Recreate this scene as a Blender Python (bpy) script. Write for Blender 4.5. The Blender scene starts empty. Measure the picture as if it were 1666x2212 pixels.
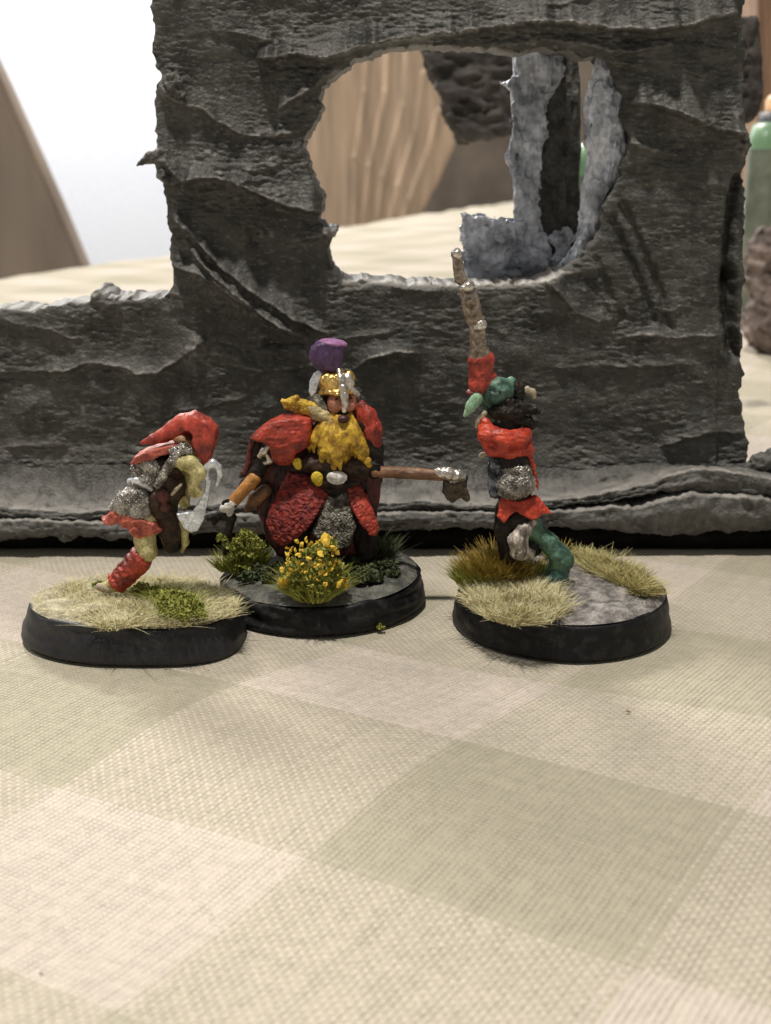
import bpy, math, random
import numpy as np
from mathutils import Vector
# ---------------------------------------------------------------- camera, world, lamps, exposure
# 1 Blender unit = 1 cm.  D-coordinates below are measurements on a 1666 x 2212 copy of the photograph.
F = 1.2 * 2212; TH = math.radians(16.5); CH = 5.2
S = bpy.context.scene
C = S.collection
S.unit_settings.scale_length = 0.01
cam = bpy.data.objects.new('camera', bpy.data.cameras.new('camera')); C.objects.link(cam)
cam.location = (0, 0, CH); cam.rotation_euler = (math.pi/2 - TH, 0, 0)
cd = cam.data; cd.sensor_fit = 'VERTICAL'; cd.sensor_height = 24; cd.lens = 24*1.2
cd.clip_start = 0.5; cd.clip_end = 2000
cd.dof.use_dof = True; cd.dof.focus_distance = 13.4; cd.dof.aperture_fstop = 0.36
S.camera = cam
W = bpy.data.worlds.new("World"); S.world = W; W.use_nodes = True
bg = W.node_tree.nodes['Background']; bg.inputs[0].default_value = (1.0, .955, .90, 1); bg.inputs[1].default_value = 0.19
def area(name, loc, target, size, power, col):
    l = bpy.data.lights.new(name, 'AREA'); l.shape = 'DISK'; l.size = size; l.energy = power; l.color = col
    o = bpy.data.objects.new(name, l); C.objects.link(o); o.location = loc
    o.rotation_euler = (Vector(target)-Vector(loc)).to_track_quat('-Z', 'Y').to_euler(); return o
area('ceiling_lamp', (-9, 1, 82), (0, 15, 0), 4.5, 61000, (1.0, .925, .825))
area('room_lamp', (-62, 34, 50), (0, 14, 0), 8, 10000, (1.0, .95, .88))
area('far_lamp', (-40, 120, 90), (-4, 70, 0), 30, 170000, (1.0, .95, .87))
area('wall_fill', (-70, 175, 120), (-70, 260, 40), 30, 330000, (.95, .97, 1.0))  # unseen fill added only to brighten the white wall
S.view_settings.view_transform = 'Standard'; S.view_settings.look = 'None'
S.view_settings.exposure = 0.22; S.view_settings.gamma = 1
S.render.engine = 'CYCLES'
rnd = random.Random(7); rng = np.random.default_rng(11)

# ---------------------------------------------------------------- measuring helpers
ct, st = math.cos(TH), math.sin(TH)
def ray(x, y):
    a = (x-833)/F; b = (1106-y)/F
    return a, ct+b*st, -st+b*ct
def at(x, y, Y):                    # the place seen at photo point x, y, standing at distance Y
    dx, dy, dz = ray(x, y); t = Y/dy
    return np.array([dx*t, Y, CH+dz*t])
def ground(x, y, z=0.0):
    dx, dy, dz = ray(x, y); t = (z-CH)/dz
    return np.array([dx*t, dy*t, z])
def cmpx(Y): return Y/ct/F          # centimetres per photo unit at distance Y (near the middle)

# ---------------------------------------------------------------- noise
LAT = rng.random((32, 32, 32)).astype(np.float32)
def n3(x, y, z):
    x = np.asarray(x, dtype=np.float32)+500; y = np.asarray(y, dtype=np.float32)+500; z = np.asarray(z, dtype=np.float32)+500
    i = np.floor(x).astype(np.int32); j = np.floor(y).astype(np.int32); k = np.floor(z).astype(np.int32)
    a = x-i; b = y-j; c = z-k
    a = a*a*(3-2*a); b = b*b*(3-2*b); c = c*c*(3-2*c)
    i &= 31; j &= 31; k &= 31; i1 = (i+1) & 31; j1 = (j+1) & 31; k1 = (k+1) & 31
    L = LAT
    x00 = L[i, j, k]*(1-a)+L[i1, j, k]*a; x10 = L[i, j1, k]*(1-a)+L[i1, j1, k]*a
    x01 = L[i, j, k1]*(1-a)+L[i1, j, k1]*a; x11 = L[i, j1, k1]*(1-a)+L[i1, j1, k1]*a
    return ((x00*(1-b)+x10*b)*(1-c)+(x01*(1-b)+x11*b)*c)*2-1
def fbm(x, y, z, o=4):
    s = 0; a = 1.0; t = 0
    for q in range(o):
        s = s+a*n3(x*2**q+q*7.3, y*2**q+q*3.1, z*2**q+q*5.7); t += a; a *= .55
    return s/t

# ---------------------------------------------------------------- objects
def tag(o, label=None, cat=None, group=None, kind=None):
    for k, v in (('label', label), ('category', cat), ('group', group), ('kind', kind)):
        if v: o[k] = v
    return o
def link(name, me, mat=None, parent=None, smooth=True):
    o = bpy.data.objects.new(name, me); C.objects.link(o)
    if mat: me.materials.append(mat)
    if smooth: me.polygons.foreach_set('use_smooth', [True]*len(me.polygons))
    if parent:
        o.parent = parent; o.matrix_parent_inverse = parent.matrix_world.inverted() if False else o.matrix_parent_inverse
        o.location = tuple(-c for c in parent.location)
    return o
def empty(name, loc, **k):
    o = bpy.data.objects.new(name, None); C.objects.link(o); o.location = loc; o.empty_display_size = .2
    return tag(o, **k)
def mesh_q(verts, faces, name='mesh'):
    verts = np.asarray(verts, dtype=np.float32); faces = np.asarray(faces, dtype=np.int32)
    me = bpy.data.meshes.new(name); n = faces.shape[1]
    me.vertices.add(len(verts)); me.vertices.foreach_set('co', verts.ravel())
    me.loops.add(faces.size); me.loops.foreach_set('vertex_index', faces.ravel())
    me.polygons.add(len(faces)); me.polygons.foreach_set('loop_start', np.arange(0, faces.size, n, dtype=np.int32))
    me.update(calc_edges=True); me.validate(); return me
def attr(me, name, vals):
    a = me.attributes.new(name, 'FLOAT', 'POINT'); a.data.foreach_set('value', np.asarray(vals, dtype=np.float32).ravel())

# ---------------------------------------------------------------- surface nets on a distance field
def snet(fn, lo, hi, h):
    lo = np.array(lo); hi = np.array(hi)
    n = np.maximum(np.ceil((hi-lo)/h).astype(int)+1, 4)
    X, Y, Z = np.meshgrid(*[np.float32(lo[i])+np.arange(n[i], dtype=np.float32)*np.float32(h) for i in range(3)], indexing='ij')
    D = fn(X, Y, Z).astype(np.float32)
    D[0] = D[-1] = np.maximum(D[0], .01); D[:, 0] = np.maximum(D[:, 0], .01); D[:, -1] = np.maximum(D[:, -1], .01)
    D[:, :, 0] = np.maximum(D[:, :, 0], .01); D[:, :, -1] = np.maximum(D[:, :, -1], .01); D[-1] = np.maximum(D[-1], .01)
    s = D < 0
    cs = np.zeros(np.array(D.shape)-1, dtype=np.int8)
    for a in (0, 1):
        for b in (0, 1):
            for c in (0, 1):
                cs += s[a:a+cs.shape[0], b:b+cs.shape[1], c:c+cs.shape[2]]
    act = (cs > 0) & (cs < 8); ix = np.argwhere(act); N = len(ix)
    idx = -np.ones(act.shape, dtype=np.int32); idx[act] = np.arange(N)
    acc = np.zeros((N, 3), dtype=np.float32); cnt = np.zeros(N, dtype=np.float32)
    for ax in range(3):
        o = [q for q in range(3) if q != ax]
        for a in (0, 1):
            for b in (0, 1):
                p = np.zeros(3, int); p[o[0]] = a; p[o[1]] = b; q = p.copy(); q[ax] = 1
                d0 = D[tuple((ix+p).T)]; d1 = D[tuple((ix+q).T)]
                m = (d0 < 0) != (d1 < 0); t = np.where(m, d0/np.where(m, d0-d1, 1), 0)
                pos = np.tile(p.astype(np.float32), (N, 1)); pos[:, ax] = t
                acc[m] += pos[m]; cnt[m] += 1
    v = (ix+acc/cnt[:, None])*h+lo
    F_ = []
    for ax in range(3):
        o1, o2 = (ax+1) % 3, (ax+2) % 3
        sl0 = [slice(None)]*3; sl1 = [slice(None)]*3; sl0[ax] = slice(0, -1); sl1[ax] = slice(1, None)
        e = s[tuple(sl0)] != s[tuple(sl1)]; g = np.argwhere(e)
        g = g[(g[:, o1] > 0) & (g[:, o2] > 0) & (g[:, o1] < D.shape[o1]-1) & (g[:, o2] < D.shape[o2]-1)]
        ins = s[tuple(g.T)]
        def cell(a, b):
            q = g.copy(); q[:, o1] -= a; q[:, o2] -= b; return idx[tuple(q.T)]
        f = np.stack([cell(0, 0), cell(1, 0), cell(1, 1), cell(0, 1)], 1)
        f[~ins] = f[~ins][:, ::-1]; F_.append(f)
    f = np.concatenate(F_); f = f[(f >= 0).all(1)]
    return mesh_q(v, f)

class Sculpt:
    """primitives given as photo point + depth toward the camera (all in photo units), grown into one skin"""
    def __init__(s, Y, k=6, rough=0, rscale=10, streak=None):
        s.Y = Y; s.u = cmpx(Y); s.k = k*s.u; s.p = []; s.lo = np.full(3, 1e9); s.hi = -s.lo
        s.rough = rough*s.u; s.rs = 1/(rscale*s.u); s.streak = streak or (1, 1, 1)
    def P(s, q):
        d = q[2] if len(q) > 2 else 0
        return at(q[0], q[1], s.Y-d*s.u)
    def grow(s, a, r):
        m = r+s.k+s.rough*1.8+2.5*s.u; s.lo = np.minimum(s.lo, a-m); s.hi = np.maximum(s.hi, a+m)
    def cap(s, a, ra, b, rb=None):
        rb = ra if rb is None else rb; a = s.P(a); b = s.P(b); ra *= s.u; rb *= s.u
        s.grow(a, ra); s.grow(b, rb); ab = b-a; L = max(float(ab@ab), 1e-9)
        def f(X, Y, Z):
            t = np.clip(((X-a[0])*ab[0]+(Y-a[1])*ab[1]+(Z-a[2])*ab[2])/L, 0, 1)
            return np.sqrt((X-a[0]-t*ab[0])**2+(Y-a[1]-t*ab[1])**2+(Z-a[2]-t*ab[2])**2)-(ra+(rb-ra)*t)
        s.p.append(f); return s
    def chain(s, pts):                       # (x, y, depth, radius) ...
        for a, b in zip(pts, pts[1:]): s.cap(a[:3], a[3], b[:3], b[3])
        return s
    def ell(s, c, rx, ry, rz, ang=0):        # rx across, rz up, ry deep; ang tilts it in the picture plane
        c = s.P(c); rx *= s.u; ry *= s.u; rz *= s.u; s.grow(c, max(rx, ry, rz)); ca, sa = math.cos(ang), math.sin(ang); m = min(rx, ry, rz)
        def f(X, Y, Z):
            x = X-c[0]; z = Z-c[2]; x, z = x*ca+z*sa, -x*sa+z*ca
            k0 = np.sqrt((x/rx)**2+((Y-c[1])/ry)**2+(z/rz)**2); k1 = np.sqrt((x/rx**2)**2+((Y-c[1])/ry**2)**2+(z/rz**2)**2)
            return k0*(k0-1)/np.maximum(k1, 1e-6)
        s.p.append(f); return s
    def poly(s, pts, d=0, half=8, bend=0, rnd_=3, slope=(0, 0)):   # an outline with real thickness; bend makes it bulge toward us
        v = np.array([s.P((x, y, d)) for x, y in pts]); P = v[:, [0, 2]]; Yc = s.Y-d*s.u; half *= s.u; r = rnd_*s.u
        cx, cz = P.mean(0); R = max(np.ptp(P[:, 0]), np.ptp(P[:, 1]))/2; bend *= s.u
        for q in v: s.grow(q, half+abs(bend)+abs(slope[0])*R+abs(slope[1])*R)
        def f(X, Y, Z):
            d2 = np.full(X.shape, 1e9, np.float32); ins = np.zeros(X.shape, bool)
            for i in range(len(P)):
                a = P[i]; b = P[(i+1) % len(P)]; e = b-a; wx = X-a[0]; wz = Z-a[1]
                t = np.clip((wx*e[0]+wz*e[1])/max(e@e, 1e-12), 0, 1)
                d2 = np.minimum(d2, (wx-t*e[0])**2+(wz-t*e[1])**2)
                c = ((a[1] > Z) != (b[1] > Z)) & (X < (b[0]-a[0])*(Z-a[1])/((b[1]-a[1]) if abs(b[1]-a[1]) > 1e-9 else 1e-9)+a[0])
                ins ^= c
            dd = np.sqrt(d2); dd = np.where(ins, -dd, dd)+r
            yc = Yc-bend*np.clip(1-((X-cx)**2+(Z-cz)**2)/R**2, -1, 1)+slope[0]*(X-cx)+slope[1]*(Z-cz)
            w = np.abs(Y-yc)-half+r
            return np.minimum(np.maximum(dd, w), 0)+np.sqrt(np.maximum(dd, 0)**2+np.maximum(w, 0)**2)-r
        s.p.append(f); return s
    def build(s, name, mat, parent, h=1.7, sub=None):
        def fn(X, Y, Z):
            D = s.p[0](X, Y, Z); k = s.k
            for p in s.p[1:]:
                e = p(X, Y, Z); q = np.clip(.5+.5*(e-D)/max(k, 1e-6), 0, 1); D = e*(1-q)+D*q-k*q*(1-q)
            if s.rough:
                b = np.abs(D) < s.rough*2.3+2*h*s.u; x = X[b]*s.rs; y = Y[b]*s.rs; z = Z[b]*s.rs; k0, k1, k2 = s.streak
                D[b] += s.rough*.6*fbm(x*k0, y*k1, z*k2, 2)+s.rough*(1.3*np.abs(fbm(x*.8*k0+3, y*.8*k1, z*.8*k2, 2))-.3)+s.rough*.7*np.abs(fbm(x*2.1*k0+9, y*2.1, z*1.7*k2, 2))
            if getattr(s, 'ring', 0):
                p_ = 2*math.pi/(7.0*s.u); b = np.abs(D) < 4*s.u+2*h*s.u; x = X[b]; y = Y[b]; z = Z[b]; w = .25*np.sin(z*p_*.13)
                D[b] += s.ring*s.u*(np.sin((x+w)*p_*.9)*np.sin((z+.6*y)*p_)-.3)
            if sub: D = np.maximum(D, -sub(X, Y, Z))
            return D
        o = link(name, snet(fn, s.lo, s.hi, h*s.u), mat, parent); return o

# ---------------------------------------------------------------- materials
def mat(name, c1, c2=None, scale=6, rough=.6, metal=0, bump=.0, bscale=40, detail=5, spec=.5, lo=.35, hi=.65, vec=(1, 1, 1), coat=0, sub=0):
    m = bpy.data.materials.new(name); m.use_nodes = True; nt = m.node_tree; N = nt.nodes; b = N['Principled BSDF']
    tc = N.new('ShaderNodeTexCoord'); mp = N.new('ShaderNodeMapping'); mp.inputs['Scale'].default_value = vec; nt.links.new(tc.outputs['Object'], mp.inputs[0])
    nz = N.new('ShaderNodeTexNoise'); nz.inputs['Scale'].default_value = scale; nz.inputs['Detail'].default_value = detail; nt.links.new(mp.outputs[0], nz.inputs[0])
    cr = N.new('ShaderNodeValToRGB'); cr.color_ramp.elements[0].position = lo; cr.color_ramp.elements[1].position = hi
    cr.color_ramp.elements[0].color = (*c1, 1); cr.color_ramp.elements[1].color = (*(c2 or c1), 1)
    nt.links.new(nz.outputs['Fac'], cr.inputs[0]); nt.links.new(cr.outputs[0], b.inputs['Base Color'])
    n4 = N.new('ShaderNodeTexNoise'); n4.inputs['Scale'].default_value = scale*4.3; n4.inputs['Detail'].default_value = 6; nt.links.new(mp.outputs[0], n4.inputs[0])
    mr = N.new('ShaderNodeMapRange'); mr.inputs['From Min'].default_value = .3; mr.inputs['From Max'].default_value = .7; mr.inputs['To Min'].default_value = .66; mr.inputs['To Max'].default_value = 1.25
    hv = N.new('ShaderNodeHueSaturation'); nt.links.new(n4.outputs['Fac'], mr.inputs['Value']); nt.links.new(mr.outputs[0], hv.inputs['Value']); nt.links.new(cr.outputs[0], hv.inputs['Color']); nt.links.new(hv.outputs[0], b.inputs['Base Color'])
    b.inputs['Roughness'].default_value = rough; b.inputs['Metallic'].default_value = metal; b.inputs['Specular IOR Level'].default_value = spec
    b.inputs['Coat Weight'].default_value = coat
    if bump:
        n2 = N.new('ShaderNodeTexNoise'); n2.inputs['Scale'].default_value = bscale; n2.inputs['Detail'].default_value = 4; nt.links.new(mp.outputs[0], n2.inputs[0])
        bp = N.new('ShaderNodeBump'); bp.inputs['Strength'].default_value = bump; bp.inputs['Distance'].default_value = .02
        nt.links.new(n2.outputs['Fac'], bp.inputs['Height']); nt.links.new(bp.outputs[0], b.inputs['Normal'])
    m['ramp'] = 1
    return m
def two(m, attrname, col):          # paint a second colour over a material where a stored mask of drybrush and painted light says so
    nt = m.node_tree; b = nt.nodes['Principled BSDF']; src = b.inputs['Base Color'].links[0].from_socket
    a = nt.nodes.new('ShaderNodeAttribute'); a.attribute_name = attrname
    mx = nt.nodes.new('ShaderNodeMix'); mx.data_type = 'RGBA'; nt.links.new(a.outputs['Fac'], mx.inputs['Factor']); nt.links.new(src, mx.inputs[6]); mx.inputs[7].default_value = (*col, 1)
    nt.links.new(mx.outputs[2], b.inputs['Base Color']); return m

M = {}
M['ruin'] = two(mat('ruin_grey_paint', (.037, .038, .036), (.080, .081, .076), 2.2, .58, bump=1, bscale=26, detail=8, spec=.45), 'dry_lit', (.36, .345, .325))
M['ruin2'] = mat('ruin_grey_paint_plain', (.05, .051, .051), (.14, .138, .13), 5, .55, bump=.8, bscale=26, detail=8, spec=.3)
M['blue'] = mat('blue_grey_drybrush', (.26, .29, .35), (.74, .79, .90), 2.6, .27, bump=.7, bscale=13, detail=8, spec=.4, lo=.36, hi=.62)
M['board'] = mat('black_gap_fill', (.004, .004, .004), (.012, .011, .010), 3, .8, spec=.1)
M['rock'] = mat('blurred_dark_rock', (.018, .016, .016), (.06, .053, .05), 1.6, .8, bump=.6, bscale=8)
M['brownrock'] = mat('brown_rock', (.07, .055, .05), (.24, .19, .17), 1.5, .8, bump=.6, bscale=7)
M['white_wall'] = mat('white_wall_paint', (.80, .80, .82), (.84, .84, .85), 1, .8)
M['taupe'] = mat('taupe_cloth', (.30, .24, .19), (.42, .35, .29), .06, .8, vec=(1, 1, .15))
M['wood'] = mat('light_wood_grain', (.42, .31, .22), (.55, .42, .31), .12, .5, vec=(2.4, 1, .22), detail=3)
M['wood_dark'] = mat('brown_wood', (.20, .12, .075), (.30, .19, .12), .3, .5, vec=(3, 1, .2), detail=3)
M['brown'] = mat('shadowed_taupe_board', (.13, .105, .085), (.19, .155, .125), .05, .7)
M['black'] = mat('black_rim_cool_lit', (.010, .010, .013), (.020, .020, .025), 5, .5, bump=.35, bscale=14)  # left rim; bluish lift in the colour stands for cool side light
M['black2'] = mat('black_worn_rim', (.004, .004, .005), (.04, .04, .038), 6, .5, bump=.5, bscale=14, lo=.5, hi=.8, spec=.3)
M['stone'] = mat('painted_grey_stone', (.07, .067, .064), (.30, .28, .265), 7, .75, bump=.9, bscale=22, detail=8)
M['stone_tan'] = mat('straw_tinted_ground', (.22, .20, .13), (.48, .44, .30), 7, .8, bump=.9, bscale=22, detail=8)
M['stone_dk'] = mat('painted_dark_stone', (.03, .033, .028), (.14, .14, .122), 6, .75, bump=.9, bscale=22, detail=8)
M['red'] = mat('red_orange_paint', (.14, .014, .011), (.46, .058, .034), 7, .5, bump=.5, bscale=24, lo=.3, hi=.6)
M['red_pink'] = mat('faded_red_paint', (.20, .03, .022), (.50, .12, .08), 9, .5, bump=.3, bscale=20)
M['red_dk'] = mat('deep_red_fur_paint', (.10, .010, .010), (.32, .035, .028), 14, .65, bump=.9, bscale=34)
M['red_hot'] = mat('bright_red_paint', (.30, .022, .013), (.60, .07, .03), 8, .46, bump=.3, bscale=20)
M['maroon'] = mat('maroon_paint', (.022, .007, .008), (.13, .018, .016), 7, .5)
M['skin'] = mat('pale_yellow_green_skin', (.26, .22, .07), (.62, .57, .28), 9, .55, bump=.2, bscale=20)
M['green'] = mat('teal_green_skin', (.012, .042, .032), (.12, .25, .175), 6, .5, bump=.3, bscale=20)
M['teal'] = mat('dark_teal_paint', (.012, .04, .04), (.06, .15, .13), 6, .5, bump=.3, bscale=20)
M['green_lt'] = mat('light_green_skin', (.20, .37, .24), (.30, .48, .32), 8, .5)
M['mail'] = mat('silver_chainmail', (.13, .12, .11), (.56, .54, .51), 9, .3, .75, bump=.6, bscale=55, lo=.35, hi=.65)
M['mail_dk'] = mat('dull_grey_mail', (.08, .075, .06), (.34, .32, .28), 10, .35, .5, bump=1, bscale=50, lo=.4, hi=.65)
M['mail_bl'] = mat('dark_blue_steel', (.05, .055, .065), (.30, .33, .42), 10, .35, .7, bump=1, bscale=55, lo=.45, hi=.62)
M['silver'] = mat('silver_paint', (.50, .54, .60), (.78, .82, .88), 9, .36, .55, bump=.3, bscale=16)
M['silver_w'] = mat('warm_silver_paint', (.48, .45, .40), (.80, .76, .70), 14, .3, .8, bump=.5, bscale=24)
M['white'] = mat('white_paint', (.55, .54, .53), (.80, .79, .78), 12, .5, bump=.3)
M['gold'] = mat('gold_paint', (.60, .36, .09), (.90, .64, .24), 16, .28, .9, bump=.8, bscale=26)
M['yellow'] = mat('mustard_beard_paint', (.24, .12, .012), (.70, .46, .045), 11, .6, bump=.4, bscale=24)
M['yellow_p'] = mat('pale_beard_paint', (.30, .24, .12), (.55, .45, .24), 12, .6, bump=.4, bscale=24)
M['yellow_b'] = mat('bright_yellow_paint', (.62, .45, .02), (.72, .55, .06), 10, .5)
M['purple'] = mat('purple_paint', (.055, .026, .085), (.13, .062, .17), 7, .5, bump=.2)
M['purple_lt'] = mat('light_purple_paint', (.26, .11, .26), (.36, .17, .36), 7, .5)
M['dark'] = mat('near_black_cloth_paint', (.003, .003, .003), (.028, .021, .018), 8, .6, bump=.4, bscale=20, spec=.25)
M['darkbrown'] = mat('brown_black_paint', (.004, .003, .003), (.065, .035, .024), 6, .55, bump=.5, bscale=20, spec=.3)
M['face'] = mat('salmon_face_paint', (.38, .14, .09), (.60, .29, .20), 12, .5)
M['orange'] = mat('orange_leather_paint', (.36, .15, .035), (.52, .25, .07), 8, .55, bump=.3)
M['brownp'] = mat('brown_wood_paint', (.11, .055, .028), (.34, .17, .08), 9, .5, bump=.4, vec=(.4, 1, 1))
M['horn'] = mat('brown_bone_paint', (.10, .065, .045), (.50, .43, .36), 7, .3, .55, bump=.6)
M['fur'] = mat('grey_fur_paint', (.10, .08, .07), (.66, .60, .54), 12, .6, bump=1, bscale=30, vec=(1, 1, .4))
M['tan'] = mat('tan_paint', (.34, .28, .20), (.48, .41, .31), 10, .6)
M['axe'] = mat('dark_bronze_paint', (.030, .024, .018), (.12, .09, .06), 10, .45, .3, bump=.5)
M['bottle_green'] = mat('green_paint_in_bottle', (.12, .24, .13), (.17, .31, .18), .4, .35, coat=.3)
M['bottle_dark'] = mat('dark_green_glass_body', (.05, .075, .05), (.16, .18, .14), .5, .25, coat=.3)
M['cap_orange'] = mat('orange_bottle_cap', (.62, .38, .20), (.70, .45, .26), 1, .5)
M['cap_dark'] = mat('dark_bottle_collar', (.05, .055, .07), (.08, .085, .10), 1, .5)
def grassmat(name, c1, c2, sc=5):
    m = mat(name, c1, c2, sc, .75, lo=.3, hi=.7); return m
M['straw'] = grassmat('straw_static_grass', (.44, .40, .20), (.70, .65, .42))
M['straw2'] = grassmat('olive_straw_grass', (.34, .31, .12), (.56, .50, .24))
M['moss'] = grassmat('bright_green_flock', (.16, .19, .025), (.43, .44, .10), 9)
M['green_gr'] = grassmat('olive_green_grass', (.16, .19, .025), (.46, .46, .09), 7)
M['dkgreen'] = grassmat('dark_green_flock', (.03, .045, .015), (.10, .12, .05), 9)
M['autumn'] = grassmat('brown_orange_grass', (.16, .11, .018), (.50, .36, .07), 11)
M['flower'] = grassmat('yellow_orange_flower', (.66, .40, .03), (.78, .60, .08), 16)

# ---------------------------------------------------------------- tablecloth (the surface)
o0 = ground(677, 1845)[:2]
corners = {(0,0):(675,1846),(0,1):(995,1591),(1,1):(1608,1748),(1,0):(1380,2081),(-1,1):(510,1471),(-1,2):(770,1396),(0,2):(1205,1478),(-1,0):(135,1691),(0,-1):(240,2191)}
G = np.array([ground(*p)[:2] for p in corners.values()]); K = np.array([[1, *k] for k in corners], float)
coef = np.linalg.lstsq(np.c_[np.ones(9), G], K[:, 1:], rcond=None)[0]
resid = K[:, 1:]-np.c_[np.ones(9), G]@coef
RB = np.exp(-((G[:, None]-G[None])**2).sum(2)/(2*1.6**2)); rw = np.linalg.solve(RB+.05*np.eye(9), resid)
def cloth_uv(p):
    q = np.c_[np.ones(len(p)), p]@coef
    return q+np.exp(-((p[:, None]-G[None])**2).sum(2)/(2*1.6**2))@rw
def cloth_material():
    m = bpy.data.materials.new('gingham_weave_cloth'); m.use_nodes = True; nt = m.node_tree; N = nt.nodes; L = nt.links; b = N['Principled BSDF']
    uv = N.new('ShaderNodeUVMap'); uv.uv_map = 'weave'
    dn = N.new('ShaderNodeTexNoise'); dn.inputs['Scale'].default_value = 3; dn.inputs['Detail'].default_value = 5
    L.new(uv.outputs[0], dn.inputs[0])
    def math_(op, a, b_=None, c=None):
        n = N.new('ShaderNodeMath'); n.operation = op
        for i, v in enumerate((a, b_, c)):
            if v is None: continue
            if isinstance(v, (int, float)): n.inputs[i].default_value = v
            else: L.new(v, n.inputs[i])
        return n.outputs[0]
    sp = N.new('ShaderNodeSeparateXYZ'); L.new(uv.outputs[0], sp.inputs[0])
    wob = math_('MULTIPLY', math_('SUBTRACT', dn.outputs['Fac'], .5), .025)
    u = math_('ADD', sp.outputs[0], wob); v = math_('SUBTRACT', sp.outputs[1], wob)
    NT = 48.0
    U = math_('MULTIPLY', u, NT); V = math_('MULTIPLY', v, NT)
    fU = math_('FLOOR', U); fV = math_('FLOOR', V)
    chk = math_('FLOORED_MODULO', math_('ADD', fU, fV), 2.0)              # 0 warp on top, 1 weft on top
    # thread colour by band: a band of two cells, one dyed
    def band(x, w):                                                        # 1 = green band: cells whose floor is even
        t = math_('FLOORED_MODULO', math_('MULTIPLY', math_('ADD', x, math_('MULTIPLY', math_('SUBTRACT', w, .5), .07)), .5), 1.0)
        return math_('LESS_THAN', t, .5)
    def thr(f, seed):
        n = N.new('ShaderNodeTexWhiteNoise'); n.noise_dimensions = '2D'; cx = N.new('ShaderNodeCombineXYZ'); L.new(f, cx.inputs[0]); cx.inputs[1].default_value = seed; L.new(cx.outputs[0], n.inputs[0]); return n.outputs[0]
    wU = thr(fU, 3.0); wV = thr(fV, 8.0)
    gu = band(u, wU); gv = band(v, wV)
    top = N.new('ShaderNodeMix'); top.data_type = 'FLOAT'; L.new(chk, top.inputs[0]); L.new(gu, top.inputs[2]); L.new(gv, top.inputs[3])
    # far threads blend optically: average the over/under colour somewhat
    avg = math_('MULTIPLY', math_('ADD', gu, gv), .5)
    amt = N.new('ShaderNodeMix'); amt.data_type = 'FLOAT'; amt.inputs[0].default_value = .55; L.new(avg, amt.inputs[2]); L.new(top.outputs[0], amt.inputs[3])
    cr = N.new('ShaderNodeValToRGB'); e = cr.color_ramp.elements; e[0].color = (.60, .537, .468, 1); e[1].color = (.435, .405, .31, 1); e.new(.5).color = (.515, .47, .375, 1)
    L.new(amt.outputs[0], cr.inputs[0])
    pu = math_('ABSOLUTE', math_('SINE', math_('MULTIPLY', U, math.pi))); pv = math_('ABSOLUTE', math_('SINE', math_('MULTIPLY', V, math.pi)))
    hw = math_('MULTIPLY', math_('POWER', pu, .5), math_('ADD', .35, math_('MULTIPLY', pv, .65)))
    hf = math_('MULTIPLY', math_('POWER', pv, .5), math_('ADD', .35, math_('MULTIPLY', pu, .65)))
    hm = N.new('ShaderNodeMix'); hm.data_type = 'FLOAT'; L.new(chk, hm.inputs[0]); L.new(hw, hm.inputs[2]); L.new(hf, hm.inputs[3])
    fib = N.new('ShaderNodeTexNoise'); fib.inputs['Scale'].default_value = 60; fib.inputs['Detail'].default_value = 3; L.new(uv.outputs[0], fib.inputs[0])
    slub = N.new('ShaderNodeTexNoise'); slub.inputs['Scale'].default_value = 1; mp = N.new('ShaderNodeMapping'); mp.inputs['Scale'].default_value = (14, 1.2, 1); L.new(uv.outputs[0], mp.inputs[0]); L.new(mp.outputs[0], slub.inputs[0])
    val = math_('ADD', .86, math_('MULTIPLY', math_('ADD', math_('ADD', math_('MULTIPLY', wU, 1.1), math_('MULTIPLY', wV, .6)), math_('ADD', fib.outputs['Fac'], math_('MULTIPLY', slub.outputs['Fac'], .8))), .085))
    hs = N.new('ShaderNodeHueSaturation'); L.new(val, hs.inputs['Value']); L.new(cr.outputs[0], hs.inputs['Color']); L.new(hs.outputs[0], b.inputs['Base Color'])
    irr = N.new('ShaderNodeTexNoise'); irr.inputs['Scale'].default_value = 16; irr.inputs['Detail'].default_value = 2; L.new(uv.outputs[0], irr.inputs[0])
    ht = math_('ADD', math_('MULTIPLY', hm.outputs[0], math_('ADD', math_('MULTIPLY', wU, .5), math_('MULTIPLY', irr.outputs['Fac'], 1.0))), math_('MULTIPLY', fib.outputs['Fac'], .9))
    bp = N.new('ShaderNodeBump'); bp.inputs['Strength'].default_value = 1.0; bp.inputs['Distance'].default_value = .022; L.new(ht, bp.inputs['Height']); L.new(bp.outputs[0], b.inputs['Normal'])
    b.inputs['Roughness'].default_value = .9; b.inputs['Specular IOR Level'].default_value = .15; b.inputs['Sheen Weight'].default_value = .2
    return m
E0 = ground(0, 600)[:2]; E1 = ground(1060, 441)[:2]; ed = (E1-E0)/np.linalg.norm(E1-E0); en = np.array([ed[1], -ed[0]])
ts = np.concatenate([np.arange(-52, -8, 2.0), np.arange(-8, 24, .22), np.arange(24, 90, 1.2)])   # along the edge
ts = np.concatenate([np.linspace(-60, 100, 460)])
ws = np.concatenate([[-.9, -.6, -.3], np.linspace(0, 90, 300)])
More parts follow.
